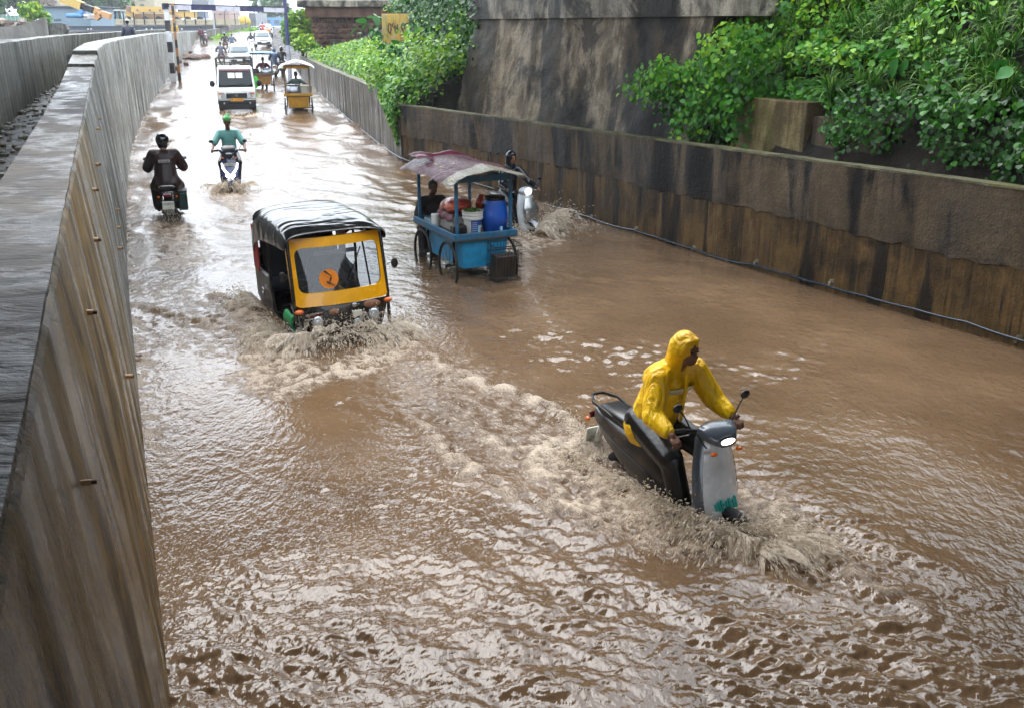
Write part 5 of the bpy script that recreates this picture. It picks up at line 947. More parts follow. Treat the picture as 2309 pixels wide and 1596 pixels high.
# scooter half hidden behind the cart
HL = at_road(.05, 19.6, .05); HR = math.radians(-58)
hs_ = scooter('silver scooter with bright round headlamp half hidden behind the blue cart', HL, HR, mk('silver_grey_body', '8d9196', .25, coat=.5), mk('silver_front', 'a9adb0', .22, coat=.6, dirt=.1), lit=True, round_head=True)
m = MB(); m.loft([ring((.52, 0, .35), (0, 1, 0), (1, 0, -.2), .10, .03), ring((.64, 0, .5), (0, 1, 0), (1, 0, .3), .16, .07), ring((.60, 0, .72), (0, 1, 0), (1, 0, .3), .17, .06), ring((.53, 0, .9), (0, 1, 0), (1, 0, .3), .10, .03)]); m.build('front_cover', M_silver, hs_, 60)
person('person in glossy black rain cape riding the scooter behind the blue cart', HL, HR, ride((-.28, .82), (.30, 1.04, .34), (.28, .30, .14), lean=.12), mk('black_rain_cape', '12161b', .2, bump=.9, bs=8), M_trous, hood=True, hair=False, vox=.018, coat=True, belly=1.15)
# ------------------------------------------------------------------ yellow cart and brown cart further up the ramp
M_yc = mk('mustard_paint', 'a87a12', .5, var=.25, dirt=.4); M_wh = mk('white_canopy_cloth', 'b9b9b0', .5, bump=.6, bs=6)
yl_ = (-8.98, 42.3); YC = math.radians(-78); yloc = at_road(*yl_)
ycart = cart('mustard yellow food cart under a white canopy by the right wall', yloc, YC, M_yc, M_yc, M_wh, L=1.7, W=1.15, wr=.34, zt=.86, top=1.95, bodyh=.5, peak=.22, post=M_wood, spokes=12, group=None)
def onc(l, a, x, y, z): c, s = math.cos(a), math.sin(a); return (l[0]+c*x-s*y, l[1]+s*x+c*y, l[2]+z)
def pot(label, loc, r, h, name='cooking_pot', mat=None):
    m = MB(); m.lathe([(r*.7, 0), (r*.98, h*.2), (r, h*.4), (r*.8, h*.8), (r*.72, h*.86), (r*.85, h*.95), (r*.86, h)], n=24); o = m.build(name, mat or M_alu, None, 60); o.location = loc; return tag(o, label, 'pot')
pot('round aluminium pot on the mustard yellow cart', onc(yloc, YC, .45, -.18, .86), .30, .42); 
m = MB(); m.lathe([(.2, 0), (.24, .02), (.27, .34), (.28, .36), (.28, .38)], n=24); o = m.build('pale_tub', mk('pale_tub', 'a9a698', .5), None, 50); o.location = onc(yloc, YC, .42, .32, .86); tag(o, 'pale round tub beside the pot on the mustard yellow cart', 'tub')
person('person in grey green shirt standing behind the mustard yellow cart', onc(yloc, YC, -1.05, -.05, 0), YC, stand({'L': (.35, .45, 1.25), 'R': (.35, -.5, 1.15)}), mk('grey_green_shirt', '4f6360', .6), M_trous, sleeve='short', vox=.02, skin=M_skind)
bl_ = (-13.15, 53.3); BC = math.radians(-76); bloc = at_road(*bl_)
cart('brown wooden food cart under a blue canopy behind the white mini truck', bloc, BC, mk('brown_cart_paint', '8a6128', .5, dirt=.4), M_wood, mk('blue_canopy_cloth', '2f6ea8', .45, bump=.5, bs=6), L=1.6, W=1.2, wr=.36, zt=.9, top=1.95, bodyh=.5, peak=.08, spokes=12, post=mk('blue_post', '2a3f66', .5), flat=True)
pot('wide aluminium pot on the brown wooden cart', onc(bloc, BC, .4, .22, .9), .30, .32); pot('smaller dark pot on the brown wooden cart', onc(bloc, BC, .45, -.32, .9), .22, .30, mat=M_dm)
m = MB(); m.ell((0, 0, -.3), (.06, .2, .32)); m.caps((0, -.1, 0), .02, (0, .1, 0), .02); o = m.build('green_bag', mk('green_carry_bag', '2fae2a', .4, bump=.5), None, remesh=.02); o.location = onc(bloc, BC, .92, -.36, .85); o.rotation_euler = (0, 0, BC); tag(o, 'bright green bag hanging on the front of the brown cart', 'bag')
person('person in dark red shirt pushing the brown cart with blue canopy', onc(bloc, BC, -1.05, .1, 0), BC, stand({'L': (.35, .45, 1.1), 'R': (.35, -.45, 1.1)}), mk('dark_red_shirt', '4a1520', .6), M_trous, sleeve='short', vox=.022, skin=M_skind)
person('person in brown scarf standing beside the brown cart, left of its canopy', onc(bloc, BC, -.7, -.85, 0), BC, stand(lean=.12), mk('brown_scarf', '6a4a36', .6), M_trous, vox=.024, skin=M_skind)
# ------------------------------------------------------------------ mini truck
TL = (-11.75, 43.0); TR = math.radians(-75); tl = at_road(*TL); 
tr_ = thing('mini_truck', 'white mini truck with yellow number plate and roof rails driving through flood', 'truck', (tl[0], tl[1], tl[2]+.06), TR); hw = .76
def cabring(x, z0, z1, w0, w1): return [Vector((x, -w0, z0)), Vector((x, -w0*1.0, (z0+z1)*.5)), Vector((x, -w1, z1-.06)), Vector((x, -w1+.07, z1)), Vector((x, w1-.07, z1)), Vector((x, w1, z1-.06)), Vector((x, w0, (z0+z1)*.5)), Vector((x, w0, z0))]
m = MB(); m.loft([cabring(-.35, .35, 1.80, .75, .68), cabring(.25, .35, 1.80, .75, .68), cabring(.42, .35, 1.77, .75, .67), cabring(.78, .35, 1.02, .745, .735), cabring(.9, .35, .93, .73, .71), cabring(.93, .36, .86, .70, .68)]); m.build('cab', M_white, tr_, 30)
def wsx(z): return .43+(1.74-z)*(.36/.74)
m = MB(); m.grid(lambda u, v: Vector((wsx(1.02+.68*v)+.012, (u-.5)*2*(.66-.05*v), 1.02+.68*v)), 8, 6, th=(-.008, 0, 0)); ws = m.build('windscreen', mk('dark_windscreen', '12181b', .08, coat=.2, bump=0, spec=.3), tr_, 180)
for s in (-1, 1): m = MB(); z_ = 1.46; m.box((wsx(z_)+.028, s*.15, z_), (.012, .26, .22), rotm(0, -.45, 0)); m.build('paper_notice', M_plate, ws)
m = MB(); m.box((wsx(1.66)+.026, 0, 1.66), (.01, 1.1, .06), rotm(0, -.45, 0)); m.build('red_band', M_tail, ws); m = MB(); m.tube([(wsx(1.1)+.03, -.45, 1.1), (wsx(1.14)+.03, .3, 1.14)], .01, 5); m.build('wiper', M_blk, tr_)
m = MB(); m.box((.94, 0, .70), (.05, .8, .2), rotm(0, .1, 0)); gr = m.build('grille', mk('dark_grille', '23272c', .4), tr_, bevel=.015); m = MB(); m.torus((.968, 0, .72), .05, .010, 'X', 18, 6); m.box((.97, 0, .725), (.012, .09, .014)); m.box((.97, 0, .70), (.012, .016, .05)); m.build('badge', M_silver, gr)
for s in (-1, 1):
    m = MB(); m.poly([(.90, s*.36, .60), (.90, s*.46, .82), (.86, s*.70, .86), (.86, s*.70, .68), (.9, s*.55, .60)], (.05, 0, 0)); h_ = m.build('headlamp', M_lens, tr_, bevel=.01); m = MB(); m.ell((.945, s*.62, .79), (.012, .06, .035)); m.build('indicator', M_orange, h_)
    m = MB(); m.ell((.955, s*.5, .42), (.02, .05, .05)); m.build('fog_lamp', M_lens, tr_, 80); mirror(tr_, (.5, s*.70, 1.15), (.55, s*.90, 1.15), (.03, .10, .13))
    m = MB(); m.poly([(-.2, s*.752, 1.08), (.45, s*.752, 1.08), (.30, s*.70, 1.62), (-.2, s*.70, 1.62)], (0, s*.008, 0)); m.build('side_window', mk('dark_windscreen', '20282c', .06), tr_)
m = MB(); m.box((.92, 0, .48), (.10, 1.46, .2)); m.build('bumper', mk('black_bumper', '16181c', .4), tr_, bevel=.03); m = MB(); m.box((.975, 0, .545), (.02, 1.44, .03)); m.build('bumper_strip', M_white, tr_); m = MB(); m.box((.90, 0, .31), (.08, 1.44, .30)); m.build('lower_bumper', mk('black_bumper', '16181c', .4), tr_, bevel=.04)
m = MB(); m.box((.985, 0, .545), (.012, .50, .12)); m.build('number_plate', mk('plate_yellow', 'd69a3c', .4), tr_, bevel=.004); text('OD 22 B 5271', .085, mk('plate_brown', '6a4a18', .5), tr_, (.9925, 0, .545), (math.pi/2, 0, math.pi/2))
m = MB(); m.box((-1.45, 0, .62), (2.1, 1.46, .12)); m.build('load_bed', M_white, tr_, bevel=.02)
for s in (-1, 1): m = MB(); m.box((-1.45, s*.72, .88), (2.1, .04, .42)); m.build('side_board', M_white, tr_, bevel=.01)
for z_ in (1.5, 1.86, 2.08): m = MB(); m.tube([(-2.4, -.72, z_), (-.42, -.72, z_), (-.42, .72, z_), (-2.4, .72, z_), (-2.4, -.72, z_)], .026, 6); m.build('rail', mk('rail_brown', '3a302a', .5), tr_)
for s in (-1, 1):
    for x in (-2.4, -1.7, -1.05, -.42): m = MB(); m.cyl((x, s*.72, 1.0), (x, s*.72, 2.08), .022, .022, 6); m.build('rail_post', mk('rail_brown', '3a302a', .5), tr_)
for y in (-.36, 0, .36): m = MB(); m.cyl((-.42, y, 1.45), (-.42, y, 2.08), .02, .02, 6); m.build('rail_post', mk('rail_brown', '3a302a', .5), tr_)
for x in (.42, -1.6):
    for s in (-1, 1): wheel(tr_, (x, s*.64, .27), .27, .16)
tr_.scale = (1.05, 1.05, 1.05)
# ------------------------------------------------------------------ cars
def car(label, loc, rz, paint, dark=None, lit=False, plate=None, sedan=False):
    t_ = thing('car', label, 'car', loc, rz); hw = .80
    S = [(-1.75, .35, .95, 1.0, .6), (-1.70, .3, .98, 1.45, .62), (-1.3, .25, 1.0, 1.58, .64), (-.2, .25, .98, 1.62, .64), (.25, .25, .97, 1.55, .63), (.85, .25, .97, 1.0, .70), (1.5, .28, .90, .92, .70), (1.72, .32, .80, .82, .62), (1.78, .36, .62, .66, .5)]
    if sedan: S = [(-2.1, .4, .8, .9, .6), (-2.0, .3, .95, 1.02, .65), (-1.3, .25, 1.0, 1.08, .68), (-.85, .25, 1.0, 1.42, .6), (-.1, .25, .98, 1.46, .6), (.4, .25, .97, 1.38, .6), (1.0, .25, .96, 1.0, .68), (1.7, .28, .86, .88, .68), (1.95, .32, .74, .76, .6)]
    def rg(x, z0, zb, zt, wt): e = max(zt-zb, .01); return [Vector((x, -hw*.9, z0)), Vector((x, -hw, z0+.15)), Vector((x, -hw*.98, zb)), Vector((x, -wt, zt-e*.12)), Vector((x, -wt*.85, zt)), Vector((x, wt*.85, zt)), Vector((x, wt, zt-e*.12)), Vector((x, hw*.98, zb)), Vector((x, hw, z0+.15)), Vector((x, hw*.9, z0))]
    m = MB(); m.loft([rg(*q) for q in S]); m.build('body', paint, t_, 32)
    gm = mk('car_glass', '59666b', .06, coat=.8, bump=0); x0, z0, x1, z1 = (.27, 1.52, .84, 1.0) if not sedan else (.42, 1.36, .98, 1.0)
    m = MB(); m.grid(lambda u, v: Vector((x1+(x0-x1)*v+.015, (u-.5)*2*(.67-.08*v), z1+.02+(z1*0+z0-z1)*v)), 6, 4, th=(-.006, 0, 0)); m.build('windscreen', gm, t_, 180)
    xb, zb_, xc, zc_ = (-1.735, 1.02, -1.70, 1.42) if not sedan else (-1.28, 1.10, -.88, 1.40)
    m = MB(); m.grid(lambda u, v: Vector((xb+(xc-xb)*v-.02, (u-.5)*2*(.6-.06*v), zb_+(zc_-zb_)*v)), 4, 3); m.build('rear_window', gm, t_, 180)
    for s in (-1, 1):
        m = MB(); m.poly([(.72, s*.795, 1.02), (.2, s*.68, 1.46), (-1.2, s*.69, 1.48), (-1.5, s*.80, 1.02)], (0, s*.01, 0)); m.build('side_windows', gm, t_)
        f = S[-1][0]; m = MB(); m.ell((f-.10, s*.60, .74), (.08, .15, .10)); m.build('headlamp', E_head if (lit and s < 0) else M_lens, t_, 80); m = MB(); m.ell((S[0][0]+.02, s*.62, .88), (.05, .1, .14)); m.build('tail_lamp', M_tail, t_, 80); mirror(t_, (.62, s*.78, 1.02), (.60, s*.95, 1.06), (.06, .10, .07))
        for x in (-1.1, 1.12): wheel(t_, (x, s*.70, .29), .29, .17)
    f = S[-1][0]; m = MB(); m.box((f-.02, 0, .68), (.05, .80, .07)); m.build('grille', M_blk, t_, bevel=.015); m = MB(); m.box((f-.03, 0, .46), (.12, 1.3, .24)); m.build('bumper', dark or M_blk, t_, bevel=.05); m = MB(); m.box((f+.035, 0, .52), (.012, .5, .11)); m.build('number_plate', M_plate, t_)
    m = MB(); m.box((S[0][0]-.01, 0, .5), (.1, 1.4, .2)); m.build('rear_bumper', paint, t_, bevel=.05); m = MB(); m.box((S[0][0]-.07, 0, .62), (.012, .5, .11)); m.build('rear_plate', M_plate, t_); return t_
M_silv = mk('silver_car_paint', 'b8bdc0', .25, .3, coat=.7, var=.05, bump=0); M_palec = mk('pale_car_paint', 'cfd0d0', .25, .2, coat=.7, var=.05, bump=0)
car('silver hatchback with lit headlamp following the mini truck', at_road(-19.9, 74.5), math.radians(-74), M_silv, lit=True)
car('pale hatchback further up the ramp beside a white scooter', at_road(-25.7, 105.5), math.radians(-72), M_palec)
car('white saloon car driving away at the top of the ramp', at_road(-29.7, 124.), math.radians(104), M_palec, sedan=True)
# ------------------------------------------------------------------ distant riders
def tstyle(c): return mk('cloth_'+c, c, .6, bump=.4, bs=12)
def rider(lab, vlab, px, py, hd, kind, paint, shirt, helm=None, hood=False, Y=None):
    p = G(px, py) if Y is None else aty(px, py, Y); L_ = at_road(p.x, p.y); R_ = math.radians(hd)
    if kind == 's': scooter(vlab, L_, R_, paint, paint, lit=False)
    else: motorcycle(vlab, L_, R_, paint)
    person(lab, L_, R_, ride((-.28, .82), (.30, 1.04, .34), (.2 if kind == 's' else 0, .30, .16), lean=.1), tstyle(shirt), M_trous, helmet=helm, hood=hood, vox=.026, hair=not (helm or hood), skin=M_skind)
M_redp = mk('red_paint', '7a1016', .3, coat=.5); M_dkp = mk('dark_paint', '16181c', .3, coat=.5); M_wp = mk('white_scooter_paint', 'd5d8d8', .3, coat=.5)
rider('person in grey coat riding a red scooter away, next to the silver hatchback', 'red scooter ridden away next to the silver hatchback', 501, 149, 106, 's', M_redp, '5c5c66')
rider('person in black riding a red tailed scooter away up the ramp', 'red tailed scooter ridden away by the person in black', 509, 113, 106, 's', M_redp, '1b1b20', M_helm, Y=99.)
rider('person in slate blue shirt riding a scooter up the ramp beside the red tailed one', 'grey scooter ridden by the person in slate blue', 525, 117, 106, 's', mk('grey_paint', '6a6c70', .3), '46536b', Y=96.)
rider('person in dark hooded jacket riding a white scooter in front of the pale hatchback', 'white scooter coming down beside the pale hatchback', 568, 113, -74, 's', M_wp, '2b3040', hood=True, Y=100.)
rider('person in dark blue hooded jacket riding a white scooter along the right wall', 'white scooter ridden by the person in dark blue hooded jacket', 622, 172, 100, 's', M_wp, '2a3a52', hood=True, Y=63.5)
rider('person in black riding a motorcycle beside the dark blue hooded rider', 'dark motorcycle beside the white scooter near the gantry post', 638, 165, 98, 'm', M_dkp, '15161a', M_helm, Y=65.5)
rider('person in red shirt riding away beside the white saloon', 'red scooter beside the white saloon at the top of the ramp', 593, 77, 106, 's', M_redp, 'c04a48', Y=122.)
rider('person in orange top riding a scooter behind the pale hatchback', 'dark scooter behind the pale hatchback', 604, 88, 106, 's', M_dkp, 'd08418', Y=112.)
pk_ = aty(463, 99, 112.); motorcycle('red parked motorcycle standing by the end of the left wall', at_road(pk_.x, pk_.y), math.radians(-60), M_redp)
person('person in dark clothes standing beside the red parked motorcycle', at_road(pk_.x-.5, pk_.y+.5), math.radians(-60), stand(), tstyle('5a2a30'), M_trous, vox=.03, skin=M_skind)
q = aty(291, 88, 48.); person('person in dark blue jacket and white cap walking in the lane behind the curved wall', (q.x, q.y, 2.42), math.radians(110), stand(), mk('navy_jacket', '1a2238', .45, bump=.6, bs=10), M_trous, vox=.02, hat=lambda p, H: MB().ell(H+Vector((-.01, 0, .085)), (.1, .088, .06)).build('cap', M_white, p, 80), skin=M_skind)
q = aty(395, 72, 90.); person('person in yellow shirt and white cap behind the curved wall', (q.x, q.y, 2.5), math.radians(-70), stand(), tstyle('c9a24a'), M_trous, vox=.03, hat=lambda p, H: MB().ell(H+Vector((-.01, 0, .085)), (.1, .088, .06)).build('cap', M_white, p, 80), skin=M_skind)
# ------------------------------------------------------------------ height gantry across the road
def bandmat(name, c1, c2, per, off=0., ax=2):
    t = NT(name); sp_ = t.n('ShaderNodeSeparateXYZ'); t.lk(t.coord((1, 1, 1), 'obj'), sp_.inputs[0]); f = t.math('MODULO', t.math('ADD', t.math('DIVIDE', sp_.outputs[ax], per), 50+off), 1.); c = t.mix(t.math('GREATER_THAN', f, .5), c1, c2); g = t.ramp(t.noise(t.coord((1, 1, 1), 'obj'), 3, 4), [(.5, 0.), (.7, .5)]); t.col(t.mix(g, c, '6a5a4a')); t.set(rough=.5); return t.m
M_bw = bandmat('black_white_bands', 'cfcfd2', '17181c', 1.16); M_ob = bandmat('rust_black_bands', '9a6a3c', '1c1614', .9, .3); M_bwb = bandmat('beam_bands', 'c3c2d0', '252a55', 2.75, 0., 0)
gp = G(392, 186); gz = zr(gp.y); gtop = aty(371, 8, gp.y).z
ga = thing('height_gantry', 'black and white banded height barrier spanning the road with slim posts', 'gantry', (gp.x, gp.y, gz))
m = MB(); m.box((0, 0, (gtop-gz)/2), (.27, .14, gtop-gz)); m.build('banded_post', M_bw, ga); m = MB(); m.box((.46, -.25, (gtop-gz)/2-.05), (.12, .12, gtop-gz)); m.build('rusty_post', M_ob, ga)
rp = aty(653, 160, 61.5); br_ = Vector((rp.x-gp.x, rp.y-gp.y, 0)); zb0 = aty(373, 17, gp.y).z-gz; zb1 = aty(648, 24, 61.5).z-gz
m = MB(); L_ = br_.length; bo = MB(); bo.box((L_/2, 0, 0), (L_+.4, .10, .26)); o = bo.build('beam', M_bwb, ga); o.location = (0, -.02, zb0); o.rotation_euler = (0, -math.atan2(zb1-zb0, L_), math.atan2(br_.y, br_.x))
bo = MB(); bo.box((L_/2, 0, .16), (L_+.4, .13, .06)); o = bo.build('beam_flange', mk('beam_dark', '22232f', .5), ga); o.location = (0, -.02, zb0); o.rotation_euler = (0, -math.atan2(zb1-zb0, L_), math.atan2(br_.y, br_.x))
m = MB(); m.tube([(br_.x, br_.y, -.3), (br_.x, br_.y, 7.5)], [.13, .10], 10); m.build('blue_post', bandmat('blue_grey_bands', 'a3a6b4', '2b3260', 5.2, .1), ga, 60)
m = MB(); m.box((-.0, 0, gtop-gz-.12), (.38, .2, .2)); m.build('post_head', M_dm, ga)
for px in (405, 409): q = aty(px, 187, gp.y+.5*(px-405)*0); m = MB(); m.box((0, 0, .45), (.1, .1, .95)); o = m.build('stub_post', mk('rusty_dark', '4a3a34', .6), None); o.location = (q.x, q.y, zr(q.y)); tag(o, 'short rusty stub post standing in water beside the gantry', 'post', 'stub posts'); break
# ------------------------------------------------------------------ background beyond the ramp
def pbox(name, x0, y0, x1, y1, Y, dep, mat, parent=None, bevel=0):
    a = aty(x0, y0, Y); b = aty(x1, y1, Y); m = MB(); m.box(((a.x+b.x)/2, Y+dep/2, (a.z+b.z)/2), (abs(b.x-a.x), dep, abs(a.z-b.z))); return m.build(name, mat, parent, bevel=bevel)
def ppoly(name, P, Y, dep, mat, parent=None):
    m = MB(); m.poly([aty(x, y, Y) for x, y in reversed(P)], (0, dep, 0)); return m.build(name, mat, parent)
tag(ppoly('wing_wall', [(-40, 66), (0, 62), (54, 57), (98, 40), (104, 84), (-40, 108)], 75, .5, M_far), 'pale concrete wing wall with rising top beyond the wet lane', 'wall')
tag(ppoly('abutment_wall', [(104, 54), (146, 55), (152, 68), (143, 84), (104, 86)], 84, .5, M_outer), 'dark stained short wall between the pale wing wall and the far bridge', 'wall')
M_shed = mk('blue_grey_sheet', '7f96a4', .5, var=.1); sh_ = thing('metal_shed', 'blue grey sheet metal shed with flat roof behind the far wall', 'shed', (0, 0, 0))
pbox('sheet_wall', 90, 16, 205, 60, 97, 6, M_shed, sh_); pbox('roof_edge', 88, 14, 207, 16.5, 96.6, 7, mk('roof_grey', '59626a', .5), sh_)
for x in (107, 122, 126, 130, 134): pbox('slot', x, 44, x+1.6, 48, 96.9, .1, M_blk, sh_)
pbox('dark_sill', 106, 53, 137, 55.5, 96.7, .3, M_dm, sh_)
rb_ = thing('rubble_heap', 'heap of broken wood and rubble behind the pale wing wall', 'rubble')
for k in range(26): q = aty(random.uniform(-20, 66), random.uniform(49, 58), 79.); m = MB(); m.box((q.x, q.y+random.uniform(0, 1), q.z), (random.uniform(.3, 1.2), .5, random.uniform(.1, .4)), rotm(0, random.uniform(-.5, .5), random.uniform(0, 3))); m.build('piece', mk(['rub_a', 'rub_b', 'rub_c'][k % 3], ['8a7a6c', '6a5a50', 'a59c90'][k % 3], .7), rb_)
def bush(label, px, py, Y, r, n, sz, mat): q = aty(px, py, Y); tree(label, (q.x, Y, q.z-r*.9), r*1.6, r, n, sz, mat, .6, th=.08)
bush('bright green bush at the end of the pale wing wall', 74, 40, 80., 1.1, 900, .22, ML_lime)
fe = thing('green_fence', 'pale green mesh fence behind the rubble heap', 'fence'); pbox('mesh', -40, 36, 56, 49, 88, .04, mk('mesh_green', '7fa595', .7), fe); pbox('rail', -40, 34, 58, 35.4, 87.9, .08, mk('pale_rail', 'a9bdb4', .6), fe)
for x in range(-30, 60, 9): pbox('slat', x, 36, x+1.2, 50, 87.8, .05, mk('pale_rail', 'a9bdb4', .6), fe)
M_win = mk('far_window', '67727a', .3)
def building(label, x0, y0, x1, y1, Y, mat, wins=(), roof=None, dep=8):
    t_ = thing('building', label, 'building'); pbox('wall', x0, y0, x1, y1, Y, dep, mat, t_)
    if roof: pbox('parapet', x0-1, y0-1.2, x1+1, y0, Y-.3, dep+.6, roof, t_)
    for (a, b, c, d) in wins: w_ = pbox('window', a, b, c, d, Y-.06, .1, M_win, t_); pbox('sill', a-.6, d, c+.6, d+.9, Y-.15, .2, mat, w_)
    return t_
M_cream = mk('cream_paint', 'c3b69c', .7, var=.08); M_pinkb = mk('pink_paint', 'b89a8c', .7, var=.08); M_greyb = mk('grey_paint', '9a9ca0', .7, var=.08); M_brn = mk('brown_paint', '7d665a', .7, var=.1)
building('cream apartment block with square windows behind the yellow cranes', 229, -30, 352, 42, 190, M_cream, [(x, y, x+9, y+6) for y in (10, -6, -20) for x in (243, 270, 293, 316)]+[(270+k*22, -2, 279+k*22, 0) for k in range(3)], dep=12)
building('grey brown house left of the blue grey shed', 34, -8, 72, 30, 150, M_brn, [(52, 4, 58, 9), (62, 4, 68, 9), (40, 12, 46, 18)], M_greyb); building('white low house beside the blue grey shed', 71, 15, 95, 34, 140, M_white, [(76, 19, 81, 24)]); building('pale tall house behind the blue grey shed', 96, -20, 138, 30, 170, M_cream, [(104, 2, 112, 8), (120, 2, 128, 8), (120, -10, 128, -4)]); building('red brown house in front of the grey brown one', 55, 18, 72, 34, 145, mk('redbrown', '7a4f4c', .7), [(59, 21, 63, 25)])
building('pale leaning tower block at the far left', 21, -30, 34, 22, 160, M_greyb, [(24, -5, 29, 0), (24, 6, 29, 11)]); building('pink house behind the fence posts', 480, 21, 518, 48, 200, M_pinkb, [(494, 31, 499, 35), (505, 26, 509, 30)]); building('grey gate house at the end of the far wall', 560, 30, 578, 60, 172, M_greyb, [(568, 40, 572, 46)]); building('pale blue shop front at the top of the ramp', 594, 40, 641, 60, 190, mk('pale_blue_paint', '6f9fc4', .6), [(600, 46, 610, 54), (618, 46, 630, 54)]); building('faint pale building on the skyline above the blue shop', 588, 22, 650, 42, 260, mk('faint_green', '9aa8a4', .7), [(600, 28, 606, 33), (615, 28, 621, 33), (632, 28, 638, 33)]); building('grey tower on the skyline above the gantry beam', 430, -8, 470, 16, 330, M_greyb, [(436, 0, 442, 6), (448, 0, 454, 6)])
for i, (px, py, Y, r, lab) in enumerate([(8, 16, 150, 5, 'dark tree at the far left behind the fence'), (222, 12, 180, 5, 'dark tree left of the cream apartment block'), (205, 6, 185, 4, 'dark tree behind the crane boom'), (612, 30, 240, 5, 'tree behind the blue shop front')]): bush(lab, px, py, Y, r, 900, .8, ML_dark)
# far bridge
M_beam = mk('far_beam', '4a5563', .6, var=.1); fb = thing('road_bridge', 'low dark beam bridge crossing beyond the end of the curved wall', 'bridge'); YB = 128.
pbox('beam', 146, 59.5, 486, 70, YB, 6, M_beam, fb); pbox('kerb', 146, 56.5, 500, 60, YB-.3, 6.5, M_far, fb); pbox('soffit_wall', 150, 72, 470, 82, YB+3, .5, M_far, fb)
for x in (196, 203, 288, 300, 328, 340, 396, 408): pbox('lamp_fitting', x, 64.5, x+3, 68, YB-.35, .3, M_white, fb)
pw = pbox('parapet_wall', 146, 44, 540, 57, YB+.4, .3, mk('cream_parapet', 'b3a88e', .7, var=.15, scale=1)); tag(pw, 'cream parapet wall with faded writing along the far bridge', 'wall')
for k in range(40): x = 260+k*5.4+random.uniform(-1, 1); pbox('faded_letter', x, 47.5+random.uniform(0, 1), x+random.uniform(1.2, 2.6), 51.5+random.uniform(-1, 1.5), YB+.36, .03, mk('faded_paint', '8a8474', .7), pw)
fn = thing('mesh_fence', 'tall thin post fence along the far bridge parapet', 'fence')
for x in (208, 230, 255, 278, 301, 324, 348, 371, 393, 416, 439, 462, 484, 506, 529, 552): pbox('post', x, 28+(x > 470)*3, x+1.1, 57, YB+.2, .1, M_dm, fn)
pbox('rail', 205, 29.5, 480, 30.1, YB+.18, .06, M_dm, fn); pbox('rail', 480, 32.5, 556, 33.1, YB+.18, .06, M_dm, fn)
# plant machinery behind the fence
M_cry = mk('crane_yellow', 'c9a558', .5, var=.1); M_cro = mk('crane_orange', 'c9945f', .5, var=.1)
def bar(name, P0, P1, Y, wd, mat, parent): a = aty(*P0, Y); b = aty(*P1, Y); d = b-a; m = MB(); m.box((a+b)/2, (d.length, .6, wd), rotm(0, -math.atan2(d.z, d.x), 0)); return m.build(name, mat, parent)
CY1 = 1
c1 = thing('mobile_crane', 'orange mobile crane boom slanting down in front of the blue grey shed', 'crane'); bar('boom', (138, -4), (188, 16), 94, .75, M_cry, c1); bar('boom_tip', (184, 14), (214, 25), 94, .55, M_dm, c1); bar('jib', (212, 23), (222, 28), 94, .6, M_cro, c1); bar('lower_arm', (228, 31), (216, 42), 94, .5, M_cro, c1); bar('rear_arm', (228, 31), (250, 38), 94, .5, M_cro, c1)
tag(pbox('blue_tarp', 145, 31, 184, 41, 93, 2, mk('blue_tarp_cloth', '5a8fc0', .5, bump=.6, bs=3), None, .2), 'sagging blue tarpaulin sheet in front of the shed', 'tarpaulin'); ppoly('tarp_peak', [(168, 31), (180, 22), (185, 31)], 93.2, 1.5, mk('blue_tarp_cloth', '5a8fc0', .5), bpy.data.objects['blue_tarp'])
tk = thing('white_lorry', 'small white lorry cab beside the blue tarpaulin', 'truck'); pbox('cab', 187, 32, 198, 45, 93, 2, M_white, tk, .1); pbox('window', 188.5, 37, 196, 41, 92.9, .1, M_win, tk)
bh = thing('backhoe_loader', 'backhoe with tall glazed cab behind the fence', 'backhoe'); ppoly('cab', [(252, 25), (268, 25), (272, 44), (247, 44)], 134.0, 2, mk('teal_glass', '7ea6ac', .2), bh); pbox('cab_roof', 251, 22.5, 270, 25, 133.8, 2.2, M_white, bh); 
for x0, x1 in ((252, 247.5), (259, 258.5), (268, 271.5)): bar('cab_pillar', (x0, 25), (x1, 44), 133.7, .12, M_dm, bh)
pbox('chassis', 228, 38, 275, 45, 135.0, 2, M_cro, bh)
c2 = thing('mobile_crane', 'yellow mobile crane with long level boom behind the fence', 'crane'); bar('boom', (292, 21), (372, 23), 138.0, .75, M_cry, c2); bar('boom_head', (285, 19), (296, 23), 137.9, .7, M_brn, c2); pbox('body', 277, 24, 302, 40, 139.0, 2.2, M_cry, c2); pbox('deck', 300, 32, 372, 44, 139.5, 2, mk('machine_brown', '9a7a58', .6), c2)
for x in (310, 338, 361): q = aty(x, 24, 137.5); m = MB(); m.cyl((q.x, q.y, q.z), (q.x, q.y-.1, q.z), .14, .14, 12); m.build('boom_pin', M_brn, c2)
for x in (290, 330, 360): q = aty(x, 44, 138.5); m = MB(); m.cyl((q.x, q.y, q.z), (q.x, q.y-.5, q.z), .38, .38, 16); m.build('tyre', M_rub, c2)
c3 = thing('mobile_crane', 'yellow crane with grey blue cab right of the gantry posts', 'crane'); pbox('body', 393, 27, 445, 42, 138.0, 2.2, M_cry, c3); pbox('hood', 400, 22, 420, 28, 138.4, 1.8, M_dm, c3); bar('boom', (378, 24), (396, 26), 137.8, .7, M_cry, c3); bar('strut', (379, 28), (408, 42), 137.6, .3, mk('machine_brown', '9a7a58', .6), c3); pbox('cab', 445, 26, 461, 43, 137.9, 2.2, mk('cab_grey_blue', '6d7a92', .4), c3); pbox('cab_window', 447, 28, 459, 35, 137.8, .1, M_win, c3)
for x in (400, 425, 452): q = aty(x, 45, 137.7); m = MB(); m.cyl((q.x, q.y, q.z), (q.x, q.y-.5, q.z), .38, .38, 16); m.build('tyre', M_rub, c3)
